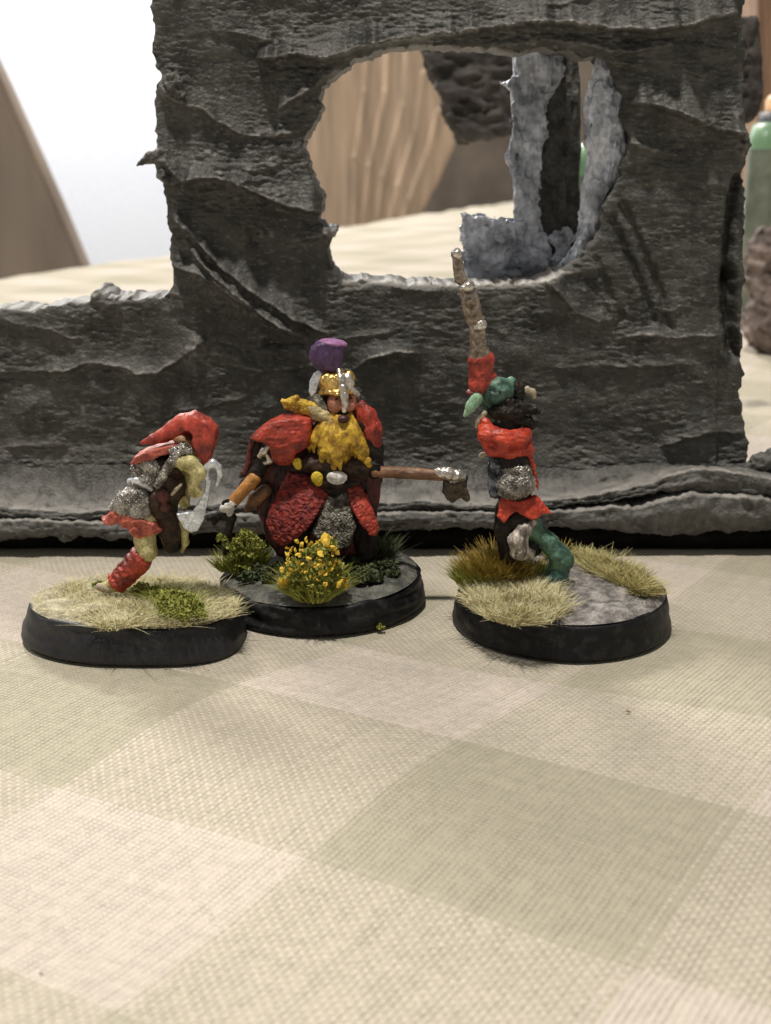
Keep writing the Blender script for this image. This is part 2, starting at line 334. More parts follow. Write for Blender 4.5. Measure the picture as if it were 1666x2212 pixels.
def cloth():
    T, Wd = np.meshgrid(ts, ws, indexing='ij'); Pxy = E0+T[..., None]*ed+np.maximum(Wd, 0)[..., None]*en
    x = Pxy[..., 0]; y = Pxy[..., 1]
    z = .05*fbm(x*.16+3, y*.3, x*0+1.5, 3)+.018*fbm(x*.9, y*.5, x*0+4, 2)
    far = np.clip((y-20)/12, 0, 1); z = z+far*.22*fbm(x*.1+y*.03, y*.33, x*0+9, 2)
    near = np.exp(-((x/7)**2+((y-15)/4.5)**2)**2); z = z*(1-.92*near)-.03
    z = np.where(Wd < 0, z-np.minimum(-Wd*14, 13), z); z = np.where(Wd == 0, z-.1, z)
    n, m = x.shape; v = np.stack([x, y, z], -1).reshape(-1, 3); I = np.arange(n*m).reshape(n, m)
    f = np.stack([I[:-1, :-1], I[1:, :-1], I[1:, 1:], I[:-1, 1:]], -1).reshape(-1, 4)[:, ::-1]
    me = mesh_q(v, f); ul = me.uv_layers.new(name='weave'); q = cloth_uv(v[:, :2]); vi = np.zeros(len(me.loops), dtype=np.int32); me.loops.foreach_get('vertex_index', vi)
    ul.data.foreach_set('uv', q[vi].astype(np.float32).ravel())
    o = link('tablecloth', me, cloth_material()); tag(o, kind='structure')
cloth()

# ---------------------------------------------------------------- blurred room behind
def slab(name, pts, Y, th, m, parent=None, **k):           # board with real thickness, its outline seen at distance Y
    f = [at(x, y, Y) for x, y in pts]; n = len(f); v = [tuple(p) for p in f]+[(p[0], p[1]+th, p[2]) for p in f]
    me = bpy.data.meshes.new(name); me.from_pydata(v, [], [tuple(range(n)), tuple(range(2*n-1, n-1, -1))]+[(i, i+n, (i+1) % n+n, (i+1) % n) for i in range(n)])
    import bmesh; bm = bmesh.new(); bm.from_mesh(me); bmesh.ops.recalc_face_normals(bm, faces=bm.faces)
    bmesh.ops.bevel(bm, geom=bm.edges[:], offset=min(th*.2, .4), segments=2, affect='EDGES'); bm.to_mesh(me); bm.free()
    return tag(link(name, me, m, parent, smooth=False), **k)
bw = mesh_q([(-400, 260, -80), (400, 260, -80), (400, 260, 260), (-400, 260, 260)], [[0, 1, 2, 3]])
tag(link('room_wall', bw, M['white_wall'], smooth=False), kind='structure')
fl = mesh_q([(-400, -100, -78), (400, -100, -78), (400, 260, -78), (-400, 260, -78)], [[0, 1, 2, 3]])
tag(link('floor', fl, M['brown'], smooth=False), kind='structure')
slab('leaning_panel', [(-400, -300), (-90, -20), (0, 165), (60, 300), (122, 440), (205, 640), (300, 900), (-420, 900)], 100, 3, M['taupe'],
     label='blurred taupe panel with a slanting edge, leaning before the white wall at left', cat='panel')

def finned(name, m, Y, outline, grooves, depth, **k):      # light board carved with slanting waves
    r = empty(name, tuple(at(outline[0][0], outline[-1][1], Y)), **k)
    s = Sculpt(Y, k=1, rough=0); s.poly(outline, 0, 26, 0, 6); o = s.build('board', m, r, h=5)
    for g in grooves:
        w = Sculpt(Y, k=4); w.chain([(*p, 17, 12) for p in g]); w.build('ridge', m, r, h=3.4)
    return r
finned('wooden_chair_back', M['wood'], 128, [(640, 40), (690, 40), (905, 60), (930, 150), (955, 215), (985, 305), (945, 395), (905, 470), (880, 540), (640, 540)],
       [[(795, 90), (790, 200), (770, 340), (765, 520)], [(842, 85), (835, 200), (800, 360), (782, 520)], [(880, 100), (872, 230), (830, 380), (808, 520)], [(915, 160), (900, 280), (862, 400), (835, 520)], [(948, 240), (925, 330), (885, 430), (862, 520)]], 10,
       label='light wood chair back with slanting wavy ridges, seen through the hole in the ruin', cat='chair')
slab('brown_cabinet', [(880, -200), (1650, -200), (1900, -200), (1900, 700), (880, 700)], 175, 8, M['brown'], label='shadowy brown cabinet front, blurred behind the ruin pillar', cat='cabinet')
slab('wooden_post', [(1640, -200), (1800, -200), (1800, 430), (1640, 430)], 90, 5, M['wood_dark'], label='orange brown wooden post, blurred at the top right corner', cat='post')
# ---------------------------------------------------------------- the ruin
YL = ground(833, 1168, .19)[1]; YW = YL+.8; UW = cmpx(YW)
ruin = empty('ruined_wall', (0, YW, 0), label='thick dark grey plaster ruin wall with a ragged window hole, standing behind the three figurines', cat='scenery wall')
OUT = [(-90,1075),(-90,690),(-20,668),(30,668),(70,671),(110,660),(150,658),(190,652),(192,634),(212,630),(236,642),(262,648),(300,642),(340,643),(364,640),(374,612),(368,560),(364,500),(357,440),(350,408),(345,380),(332,352),(312,354),(292,362),(294,352),(308,336),(326,324),(338,318),(334,280),(331,230),(333,200),(345,176),(350,160),(336,150),(331,100),(333,60),(326,30),(325,-20),(320,-140),
       (1612,-140),(1610,-20),(1606,60),(1609,130),(1606,200),(1609,275),(1622,300),(1626,312),(1610,332),(1606,380),(1612,450),(1604,520),(1608,600),(1605,700),(1607,790),(1603,850),(1614,905),(1617,960),(1622,1010),(1626,1075)]
HOLE = [(756,138),(775,122),(800,122),(825,104),(882,96),(940,98),(1000,104),(1060,104),(1120,112),(1180,104),(1240,110),(1268,126),(1300,122),(1322,150),(1330,180),(1348,211),(1340,250),(1356,300),(1350,330),(1336,378),(1323,410),(1304,442),(1294,499),(1265,544),(1238,572),(1205,588),(1180,606),(1100,612),(1000,616),(900,612),(800,606),(748,608),(733,594),(712,572),(711,545),(716,518),(738,497),(715,492),(688,482),(695,458),(697,430),(686,400),(672,376),(662,345),(656,318),(662,296),(674,272),(690,245),(700,228),(688,214),(696,196),(712,172),(738,150)]
def inside(x, y, P):
    r = np.zeros(x.shape, bool)
    for i in range(len(P)):
        (ax, ay), (bx, by) = P[i], P[(i+1) % len(P)]
        if ay == by: continue
        r ^= ((ay > y) != (by > y)) & (x < (bx-ax)*(y-ay)/(by-ay)+ax)
    return r
def pdist(x, y, P, closed=True):
    d = np.full(x.shape, 1e9)
    for i in range(len(P)-(0 if closed else 1)):
        a = np.array(P[i], float); b = np.array(P[(i+1) % len(P)], float); e = b-a
        t = np.clip(((x-a[0])*e[0]+(y-a[1])*e[1])/max(e@e, 1e-9), 0, 1)
        d = np.minimum(d, np.hypot(x-a[0]-t*e[0], y-a[1]-t*e[1]))
    return d
# folds of torn plaster: points, height, soft width above, sharp width below, strength of drybrush and painted lip highlight
FOLDS = [([(350,205),(395,225),(440,238),(470,262),(520,288),(575,296),(635,290)], 7, 16, 3, .9),
 ([(345,385),(380,398),(430,385),(480,386),(530,402),(580,426),(640,448),(695,458)], 20, 42, 4, .55),
 ([(372,468),(430,520),(480,575),(560,636),(640,690),(712,722)], 15, 14, 5, .5),
 ([(400,520),(450,580),(520,640),(600,700),(660,728)], 10, 12, 5, .35),
 ([(372,570),(430,590),(480,620),(540,660),(600,700),(650,730)], 13, 20, 4, .45),
 ([(-60,803),(60,802),(140,800),(200,782),(260,790),(300,806),(345,802),(385,778),(440,738)], 10, 16, 3, .7),
 ([(500,786),(560,800),(630,796),(700,788)], 5, 10, 3, .8),
 ([(770,792),(800,775),(850,757),(905,762)], 8, 12, 3, .8),
 ([(520,765),(560,748),(600,742),(660,745)], -7, 14, 6, 0),
 ([(560,130),(640,118),(700,130),(760,110),(830,92),(900,84),(980,74),(1060,62),(1150,50),(1240,55),(1330,66),(1420,66),(1480,60),(1530,42),(1590,28)], 20, 34, 4, .9),
 ([(1060,100),(1130,92),(1190,86),(1250,96),(1320,112),(1380,112),(1450,98)], 9, 16, 4, .5),
 ([(1362,225),(1400,226),(1450,240),(1500,262),(1550,280),(1615,292)], 17, 34, 4, .6),
 ([(1340,730),(1400,722),(1480,728),(1555,722)], 6, 10, 3, .8),
 ([(1180,612),(1215,640),(1240,676),(1290,694),(1340,688)], 9, 40, 3, .4),
 ([(1200,795),(1300,788),(1400,790),(1500,785)], 4, 9, 3, .4),
 ([(600,236),(640,212),(668,196),(700,168),(735,150)], 12, 18, 4, .5),
 ([(1430,965),(1480,945),(1540,930)], 8, 14, 4, .5),
 ([(640,520),(680,512),(742,498)], 9, 22, 4, .6),
 ([(300,355),(330,345),(360,352),(400,398)], 8, 18, 5, .3)]
_q = random.Random(5)
for _i in range(45):
    _x = _q.uniform(-60, 1500); _y = _q.uniform(-100, 980); _w = _q.uniform(50, 190); _sl = _q.uniform(-.25, .3)
    FOLDS.append(([(_x, _y), (_x+_w*.35, _y+_w*.35*_sl+_q.uniform(-6, 6)), (_x+_w*.7, _y+_w*.7*_sl+_q.uniform(-6, 6)), (_x+_w, _y+_w*_sl)], _q.uniform(1.2, 5), _q.uniform(5, 14), 2.5, _q.uniform(.05, .5)))
GROOVES = [([(1325,470),(1350,540),(1385,610),(1412,690)], 13, 9), ([(1345,440),(1390,540),(1430,640),(1440,700)], 11, 9), ([(1290,560),(1320,640),(1345,690)], 9, 8), ([(1270,600),(1300,650),(1330,700)], 5, 8), ([(395,700),(450,730),(520,750)], 5, 8),
 ([(1595,385),(1580,440),(1574,520),(1570,600)], 34, 10), ([(1574,590),(1572,660),(1582,740),(1588,765)], 40, 13), ([(545,500),(552,512),(545,522)], 14, 11)]
def ruin_wall():
    st_ = 2.7; xs = np.arange(-90, 1632, st_); ys = np.arange(-140, 1076, st_)
    x, y = np.meshgrid(xs, ys, indexing='ij'); zero = x*0
    jx = x+12*fbm(x/30, y/30, zero+.3, 3)+2.2*n3(x/7, y/7, zero+8); jy = y+10*fbm(x/30, y/30, zero+5.3, 3)+2*n3(x/7, y/7, zero+2)
    keep = inside(jx, jy, OUT) & ~inside(jx, jy, HOLE)
    pm_ = np.clip(.55+1.5*fbm(x/95, y/70, zero+21, 2), .18, 1.15)
    H = 12*fbm(x/150, y/110, zero+1.1, 3)+2.6*fbm(x/50, y/12, zero+2.2, 3)*(.4+.6*np.clip(fbm(x/200, y/200, zero+6, 2)*2+.5, 0, 1))
    H += pm_*(3.6*fbm(x/16, y/5, zero+3.3, 2)-5*np.abs(fbm(x/34, y/9, zero+9.9, 3)))
    dry_lit = np.clip(fbm(x/12, y/5, zero+7, 3)*2.2-.75, 0, .35)*np.clip(.5+fbm(x/120, y/90, zero+4.4, 2)*1.6, 0, 1)
    lowband = np.clip((y-880)/120, 0, 1); dry_lit += .10*lowband  # wall painted lighter low down, leading into the bright cove
    for pts, A, wu, wd, db in FOLDS:
        px = np.array([p[0] for p in pts], float); py = np.array([p[1] for p in pts], float)
        yl = np.interp(x, px, py)+5*fbm(x/18, y/60, zero+A, 3)
        sl = np.abs(np.gradient(np.interp(xs, px, py), st_)); cs = 1/np.sqrt(1+np.clip(sl, 0, 2)**2)[:, None]
        s = (yl-y)*cs; fade = np.clip((x-px[0])/22+.3, 0, 1)*np.clip((px[-1]-x)/22+.3, 0, 1)*(.75+.5*fbm(x/30, y/200, zero+A*2, 2))
        f = np.where(s > 0, np.exp(-s/(wu*1.4)), np.exp(s/wd))*fade
        H += 2.5*A*f; dry_lit += db*fade*np.exp(-((s-2)/3.4)**2)*(.55+.6*n3(x/7, y/5, zero+A))  # lip tops brightened: drybrush together with a painted highlight
    for pts, A, w in GROOVES:
        d = pdist(x+3*n3(x/12, y/12, zero), y, pts, False); H -= A*np.exp(-(d/w)**2)
    fl_ = np.clip((y-945)/130, 0, 1); H += 34*fl_**2.2; dry_lit += .10*fl_**1.2  # flare painted lighter to blend with the lit look of the cove
    dry_lit += np.clip(fbm(x/15, y/3.6, zero+17, 3)*2.2-.75, 0, .2)
    # the return wall's end at the right sits a little back
    ret = np.clip((x-1546-4*fbm(x/20, y/30, zero+3, 2))/5, 0, 1)*np.clip((y-770)/12, 0, 1); H -= 8*ret; dry_lit *= (1-.4*ret)
    # lumps: knob at the left edge, torn lips
    for cx, cy, r, A, db in [(372,182,22,22,.35),(350,380,30,14,.1),(700,260,18,14,.25),(672,225,20,14,.1),(325,335,16,8,.5),(560,505,22,9,.2),(720,500,24,10,.5),(420,760,26,12,.5),(1600,315,22,14,.3),(1590,250,14,7,.3),(240,650,20,8,.3),(205,640,12,8,.8)]:
        g = np.exp(-((x-cx)**2+(y-cy)**2)/r**2); H += A*g*(1+.5*n3(x/8, y/8, zero+cx)); dry_lit += db*g*np.clip(.5+n3(x/9, y/6, zero+cy), 0, 1)
    eo = pdist(x, y, OUT); eh = pdist(x, y, HOLE); e = np.minimum(eo, eh); e = np.where(y > 1050, 99, e)
    H -= 7*np.exp(-e/7); sill = np.exp(-(eh/9)**2)*((y > 585) & (x > 700) & (x < 1260)); dry_lit += .8*sill  # sill painted lighter, as light from above would leave it
    dry_lit += .35*np.exp(-(np.where(y > 600, 99, eo)/6)**2)*(x < 500)*np.clip(.3+n3(x/10, y/10, zero+1), 0, 1)
    n, m = x.shape
    a = (x-833)/F; b = (1106-y)/F; dy = ct+b*st; dz = -st+b*ct
    X = a*YW/dy; Z = CH+dz*YW/dy; Yf = YW-H*UW
    cell = keep[:-1, :-1] & keep[1:, :-1] & keep[1:, 1:] & keep[:-1, 1:]
    I = np.arange(n*m).reshape(n, m); q_ = np.pad(cell, 1); E_ = []
    E_ += [np.stack([I[:-1, :-1][w], I[:-1, 1:][w]], 1) for w in [cell & ~q_[:-2, 1:-1]]]+[np.stack([I[1:, :-1][w], I[1:, 1:][w]], 1) for w in [cell & ~q_[2:, 1:-1]]]
    E_ += [np.stack([I[:-1, :-1][w], I[1:, :-1][w]], 1) for w in [cell & ~q_[1:-1, :-2]]]+[np.stack([I[:-1, 1:][w], I[1:, 1:][w]], 1) for w in [cell & ~q_[1:-1, 2:]]]
    E_ = np.concatenate(E_); bz = (y.ravel() < 1060)
    Xr, Zr = X.ravel().copy(), Z.ravel().copy()
    for _ in range(2):
        sx = np.zeros(n*m); sz = np.zeros(n*m); c_ = np.zeros(n*m)
        for a_, b_ in ((0, 1), (1, 0)):
            np.add.at(sx, E_[:, a_], Xr[E_[:, b_]]); np.add.at(sz, E_[:, a_], Zr[E_[:, b_]]); np.add.at(c_, E_[:, a_], 1)
        w = (c_ > 1) & bz; Xr[w] = .4*Xr[w]+.6*sx[w]/c_[w]; Zr[w] = .4*Zr[w]+.6*sz[w]/c_[w]
    X = Xr.reshape(n, m); Z = Zr.reshape(n, m)
    vf = np.stack([X, Yf, Z], -1).reshape(-1, 3)
    f = np.stack([I[:-1, :-1], I[:-1, 1:], I[1:, 1:], I[1:, :-1]], -1)[cell]
    BT = .95; nb = n*m
    vb = np.stack([X, YW+BT+.05*n3(x/20, y/20, zero), Z], -1).reshape(-1, 3)
    vm = np.stack([X+.05*fbm(x/17, y/17, zero+1, 2), YW+BT*.33+zero, Z+.05*fbm(x/17, y/17, zero+6, 2)], -1).reshape(-1, 3)
    vn = np.stack([X+.07*fbm(x/19, y/19, zero+3, 2), YW+BT*.66+zero, Z+.07*fbm(x/19, y/19, zero+8, 2)], -1).reshape(-1, 3)
    sides = []
    cp = np.pad(cell, 1)
    def add(mask, i0, i1):
        g0 = i0[mask]; g1 = i1[mask]
        for p, q in ((0, 1), (1, 2), (2, 3)): sides.append(np.stack([g0+p*nb, g0+q*nb, g1+q*nb, g1+p*nb], 1))
    c = cell
    add(c & ~cp[:-2, 1:-1], I[:-1, :-1], I[:-1, 1:]); add(c & ~cp[2:, 1:-1], I[1:, 1:], I[1:, :-1])
    add(c & ~cp[1:-1, :-2], I[1:, :-1], I[:-1, :-1]); add(c & ~cp[1:-1, 2:], I[:-1, 1:], I[1:, 1:])
    V = np.concatenate([vf, vm, vn, vb]); Fa = np.concatenate([f, (f+3*nb)[:, ::-1]]+sides)
    dd = np.concatenate([np.clip(dry_lit, 0, 1).ravel()]*1+[np.clip(.30+.3*np.clip(dry_lit, 0, 1), 0, 1).ravel()]*2+[dry_lit.ravel()*0])
    used = np.unique(Fa); mp = -np.ones(len(V), dtype=np.int64); mp[used] = np.arange(len(used))
    me = mesh_q(V[used], mp[Fa]); attr(me, 'dry_lit', dd[used]); 
    return link('front_wall', me, M['ruin'], ruin)
ruin_wall()

def skirt(name, top, bot, Yt, Yb, ztop_front, parent, nx=620, lip=.0, seed=0, back=None):
    """a rolled plaster foot: 'top' line = front upper edge, 'bot' line = front lower edge as measured, swept left to right"""
    xs = np.linspace(-140, 1830, nx); tx, ty = np.array(top, float).T; bx, by = np.array(bot, float).T
    rows = []; dry_lit = []
    for i, x in enumerate(xs):
        yt = float(np.interp(x, tx, ty)); yb = float(np.interp(x, bx, by))
        nz = lambda k, s: float(n3(x/s, k*3.7+seed, 1.3))
        yt += 4*nz(1, 30)+2.5*nz(2, 9); yb += 5*nz(3, 26)+3*nz(4, 8)
        T = at(x, yt, Yt); B = at(x, yb, Yb); xw = T[0]
        A = np.array([xw, back[0]+.05*nz(11, 70), 0.0]); prof = []
        for q in range(15):                                     # concave cove from the wall down to the lip
            t = q/14; e = t**1.0
            A[2] = back[1]+.07*nz(12, 90)+.03*nz(13, 25) if back[1] is not None else T[2]-.03; p = A*(1-e)+T*e; p[2] = T[2]+(A[2]-T[2])*(1-t)**2.6; prof.append((p, .03+.72*t**1.2))  # cove colour brightens toward the lip, imitating overhead light
        for q in range(1, 13):                                  # rolled front
            t = q/12; p = T*(1-t)+np.array([T[0], B[1], B[2]])*t; p[1] -= lip*math.sin(math.pi*t); prof.append((p, .04+.1*math.sin(math.pi*t)**2))
        p = np.array([xw, B[1]+.25, B[2]+.01]); prof.append((p, 0)); p = np.array([xw, back[0]+.9, B[2]+.02]); prof.append((p, 0))
        rows.append([q[0] for q in prof]); dry_lit.append([q[1] for q in prof])
    R = np.array(rows); D = np.array(dry_lit); n, m, _ = R.shape
    ii = np.repeat(xs[:, None], m, 1); jj = np.repeat(np.arange(m)[None]*1.0, n, 0)
    mask = np.ones((n, m)); mask[:, 0] = 0
    nn = fbm(ii/60, jj/3.0, ii*0+seed, 4); n2_ = fbm(ii/10, jj/1.2, ii*0+seed+3, 2)
    R[..., 1] -= (.075*nn+.025*n2_)*mask; R[..., 2] += (.03*nn+.02*n2_)*mask
    D = np.clip(D*(.55+.9*np.clip(fbm(ii/34, jj/2.5, ii*0+9, 3)+.35, 0, 1))+.25*np.clip(n2_, 0, 1)*(jj > 13), 0, 1)
    I = np.arange(n*m).reshape(n, m); f = np.stack([I[:-1, :-1], I[:-1, 1:], I[1:, 1:], I[1:, :-1]], -1).reshape(-1, 4)
    me = mesh_q(R.reshape(-1, 3), f); attr(me, 'dry_lit', D); return link(name, me, M['ruin'], parent)
UP = [(-140,1098),(0,1096),(90,1100),(180,1108),(250,1096),(330,1090),(420,1092),(500,1088),(700,1085),(820,1086),(900,1084),(1000,1092),(1100,1088),(1180,1080),(1260,1072),(1320,1062),(1400,1044),(1460,1024),(1510,1012),(1570,1018),(1666,1034),(1830,1050)]
UB = [(-140,1118),(0,1120),(100,1128),(180,1128),(260,1122),(500,1112),(820,1112),(900,1102),(1000,1104),(1100,1104),(1200,1096),(1300,1086),(1400,1072),(1470,1062),(1520,1062),(1570,1066),(1666,1074),(1830,1080)]
LT = [(-140,1124),(0,1126),(100,1124),(200,1130),(300,1128),(400,1112),(500,1112),(820,1110),(900,1108),(1000,1108),(1100,1108),(1200,1106),(1300,1098),(1380,1094),(1440,1080),(1500,1066),(1560,1070),(1666,1082),(1830,1090)]
LB = [(-140,1172),(0,1170),(60,1162),(120,1158),(138,1172),(150,1172),(165,1158),(210,1162),(240,1168),(300,1164),(350,1150),(480,1152),(700,1150),(820,1150),(900,1146),(1000,1142),(1100,1140),(1180,1140),(1300,1144),(1400,1150),(1500,1156),(1580,1148),(1666,1148),(1830,1150)]
ztop = at(833, 1000, YW)[2]
skirt('upper_foot', UP, UB, YL+.10, YL+.12, 0, ruin, lip=.05, seed=2, back=(YW-.16, ztop, .06))
skirt('lower_foot', LT, LB, YL-.02, YL+.02, 0, ruin, lip=.07, seed=9, back=(YW+.3, None, .0))

bb0 = at(833, 1170, YL)[2]; bv = []; bx_ = np.linspace(-5.75, 5.9, 90)
for x in bx_:
    w = .03*float(n3(x*2.2, .4, 7)); bv += [(x, YL+.26+w, .0), (x, YL+.24+w, bb0+.1), (x, YW+.9, bb0+.1), (x, YW+.9, 0)]
bf = [(4*i+k, 4*i+(k+1) % 4, 4*i+4+(k+1) % 4, 4*i+4+k) for i in range(len(bx_)-1) for k in range(4)]
link('gap_fill_board', mesh_q(bv, bf), M['board'], ruin)  # black board added to keep the gap under the foot in deep shade
# plaster of the window's right side and the pillar behind it
s = Sculpt(YW+.45, k=8, rough=12, rscale=17, streak=(1.1, 1.1, .6))
s.chain([(1314,122,6,22),(1314,160,6,32),(1310,205,6,38),(1306,250,6,40),(1310,300,6,41),(1314,335,8,38),(1300,378,8,33),(1290,412,4,30),(1279,460,4,26),(1272,500,2,22),(1256,545,0,16),(1226,578,0,12),(1200,592,0,9)])
s.build('window_jamb', M['blue'], ruin, h=2)
s = Sculpt(YW+1.35, k=5, rough=11, rscale=17, streak=(1.2, 1.2, .6))
s.poly([(1106,60),(1106,109),(1109,160),(1098,172),(1086,180),(1107,196),(1106,288),(1096,330),(1093,342),(1110,384),(1109,435),(1109,474),(1128,563),(1128,640),(1200,640),(1195,563),(1179,512),(1160,448),(1162,358),(1180,288),(1184,211),(1216,166),(1216,60)], 0, 20, 6, 5)
pil = s.build('pillar', M['blue'], ruin, h=2.2)
s = Sculpt(YW+1.6, k=3, rough=8, rscale=16, streak=(1, 1, .4))
s.poly([(1150,40),(1246,40),(1250,300),(1248,450),(1252,520),(1230,640),(1150,640)], 0, 26, 0, 4)
s.build('pillar_side', M['ruin2'], ruin, h=2.6)
s = Sculpt(YW+1.25, k=8, rough=14, rscale=18)
s.poly([(1000,462),(1014,466),(1045,464),(1080,474),(1130,480),(1130,610),(1004,610),(1003,560),(998,520)], 0, 18, 4, 6).ell((1072,505,14), 22, 14, 26).ell((1040,560,12), 28, 14, 26).ell((1150,560,14), 34, 14, 26).ell((1215,560,10), 26, 14, 20).ell((1215,520,0), 26, 14, 22)
s.build('rubble', M['blue'], ruin, h=2.2)
# rubble lump on the foot at the far right and a loose plaster crumb hanging at the left
s = Sculpt(YW-.2, k=6, rough=8, rscale=12)
s.ell((1648,1000,4), 34, 24, 22).ell((1682,990,0), 30, 24, 26).ell((1620,1012,6), 16, 14, 12); s.build('rubble', M['ruin2'], ruin, h=2.4)
s = Sculpt(YL+.02, k=8, rough=5, rscale=12)
s.ell((262,1150,6), 48, 14, 12, .08).ell((300,1142,4), 40, 12, 12, .1).ell((142,1160,4), 14, 10, 12).ell((120,1148,2), 22, 10, 10); s.build('plaster_drip', M['ruin2'], ruin, h=1.8)
s = Sculpt(YW-.05, k=4, rough=3, rscale=10)
s.chain([(350,328,2,10),(325,338,4,9),(306,350,6,5),(295,358,8,3)]); s.build('plaster_spike', M['ruin2'], ruin, h=1.5)
s = Sculpt(YW-.06, k=5, rough=7, rscale=12)
s.ell((374,176,6), 20, 14, 17).ell((382,200,4), 16, 12, 14).ell((362,196,2), 14, 10, 16); s.build('plaster_lump', M['ruin2'], ruin, h=1.7)

# dark rock scenery behind the hole
s = Sculpt(30, k=10, rough=16, rscale=30, streak=(.6, 1, 1.4))
s.poly([(900,20),(905,96),(926,150),(952,211),(968,270),(990,308),(1042,303),(1105,284),(1135,230),(1135,20)], 0, 70, 10, 12)
o = s.build('dark_rock', M['rock'], None, h=4)
tag(o, 'dark grey rock face, blurred behind the upper part of the window hole', 'rock')
s = Sculpt(24, k=8, rough=10, rscale=18, streak=(1, 1, .6))
s.poly([(1585,36),(1632,40),(1640,120),(1642,200),(1636,262),(1585,270)], 0, 20, 0, 6); o = s.build('dark_rock', M['rock'], None, h=3)
tag(o, 'narrow dark rock standing upright beside the right edge of the ruin, above the paint bottle', 'rock')
gr = ground(1700, 762)
s = Sculpt(gr[1], k=14, rough=18, rscale=22)
s.ell((1700,640,0), 80, 70, 128).ell((1650,560,10), 40, 40, 70).ell((1730,560,0), 60, 60, 90).ell((1660,700,16), 50, 44, 58)
o = s.build('brown_rock', M['brownrock'], None, h=4.5); tag(o, 'mottled grey brown rock on the cloth at the right edge, under the paint bottle', 'rock')

def lathe(prof, x, y, n=40):
    v = []; f = []
    for r, z in prof:
        for k in range(n): a = 2*math.pi*k/n; v.append((x+r*math.cos(a), y+r*math.sin(a), z))
    for i in range(len(prof)-1):
        for k in range(n): f.append((i*n+k, i*n+(k+1) % n, (i+1)*n+(k+1) % n, (i+1)*n+k))
    return mesh_q(v, f)
def bottle(cx, Y, r, zt, label, has_cap=True):           # zt = heights: body bottom, liquid line, shoulder, collar, cap top
    p = at(cx, 300, Y); t = empty('paint_bottle', (p[0], Y, 0), label=label, cat='paint bottle')
    b0, l0, sh, co, tp = zt
    link('body', lathe([(0, b0), (r*.95, b0), (r, b0+.2), (r, l0)], p[0], Y), M['bottle_dark'], t)
    link('shoulder', lathe([(r, l0), (r*1.0, sh-.4), (r*.92, sh), (r*.75, sh+.1), (0, sh+.1)], p[0], Y), M['bottle_green'], t)
    link('collar', lathe([(r*.74, sh+.1), (r*.74, co), (r*.6, co+.02)], p[0], Y), M['cap_dark'], t)
    link('cap', lathe([(r*.6, co), (r*.6, tp-.15), (r*.5, tp), (0, tp)], p[0], Y), M['cap_orange'], t)
Zb = lambda y, Y: float(at(1660, y, Y)[2])
bY = 36.5
bottle(1692, bY, .95, (0, Zb(322, bY), Zb(272, bY), Zb(243, bY), Zb(205, bY)), 'paint bottle with green shoulder and orange cap behind the right edge of the ruin')
bottle(1285, 40, .62, (0, Zb(380, 40), Zb(318, 40), Zb(312, 40), Zb(302, 40)), 'small green paint bottle glimpsed between the pillar and the window jamb')
# ---------------------------------------------------------------- grass and bases
def blades(pts, hts, lean, width, mat_, name, parent, seed=0, curl=.5, seg=3):
    """pts Nx3 roots, hts N heights, lean Nx2 horizontal drift; narrow tapering three-segment leaves"""
    r = np.random.default_rng(seed); N = len(pts); V = []; az = r.random(N)*2*math.pi
    wx = np.cos(az)*width/2; wy = np.sin(az)*width/2; kx = r.normal(0, curl, N)*.25; ky = r.normal(0, curl, N)*.25
    for q in range(seg+1):
        t = q/seg; w = (1-t)**.7 if q < seg else .12
        cx = pts[:, 0]+lean[:, 0]*hts*t+kx*hts*t*t; cy = pts[:, 1]+lean[:, 1]*hts*t+ky*hts*t*t; cz = pts[:, 2]+hts*t*(1-.18*t)
        V.append(np.stack([cx-wx*w, cy-wy*w, cz], 1)); V.append(np.stack([cx+wx*w, cy+wy*w, cz], 1))
    V = np.stack(V, 1).reshape(-1, 3); b = np.arange(N)[:, None]*(2*seg+2); f = []
    for q in range(seg): f.append(np.stack([b[:, 0]+2*q, b[:, 0]+2*q+1, b[:, 0]+2*q+3, b[:, 0]+2*q+2], 1))
    o = link(name, mesh_q(V, np.concatenate(f)), mat_, parent); o['kind'] = 'stuff'; return o
def patch(poly, z, n, seed):                       # random roots inside an outline drawn on a base's top
    P = np.array([ground(x, y, z)[:2] for x, y in poly]); lo = P.min(0); hi = P.max(0); r = np.random.default_rng(seed); out = []
    while sum(len(o) for o in out) < n:
        q = lo+r.random((n*2, 2))*(hi-lo); out.append(q[inside(q[:, 0], q[:, 1], [tuple(p) for p in P])])
    q = np.concatenate(out)[:n]; return np.c_[q, np.full(n, z)], P.mean(0)
def turf(poly, z, n, h, name, m, parent, seed, lean=.6, width=.013, outward=.35, hv=.5):
    p, c = patch(poly, z, n, seed); r = np.random.default_rng(seed+1); p[:, 2] -= .02
    clump = n3(p[:, 0]*5, p[:, 1]*5, p[:, 0]*0+seed)
    hh = h*(1-hv/2+hv*r.random(n))*(1+.35*clump); d = (p[:, :2]-c); d = d/np.maximum(np.abs(d).max(), 1e-3)
    ln = r.normal(0, lean, (n, 2))+d*outward*1.4+np.stack([n3(p[:, 0]*7, p[:, 1]*7, p[:, 0]*0+2), n3(p[:, 0]*7, p[:, 1]*7, p[:, 0]*0+5)], 1)*.8
    return blades(p, hh, ln, width, m, name, parent, seed)
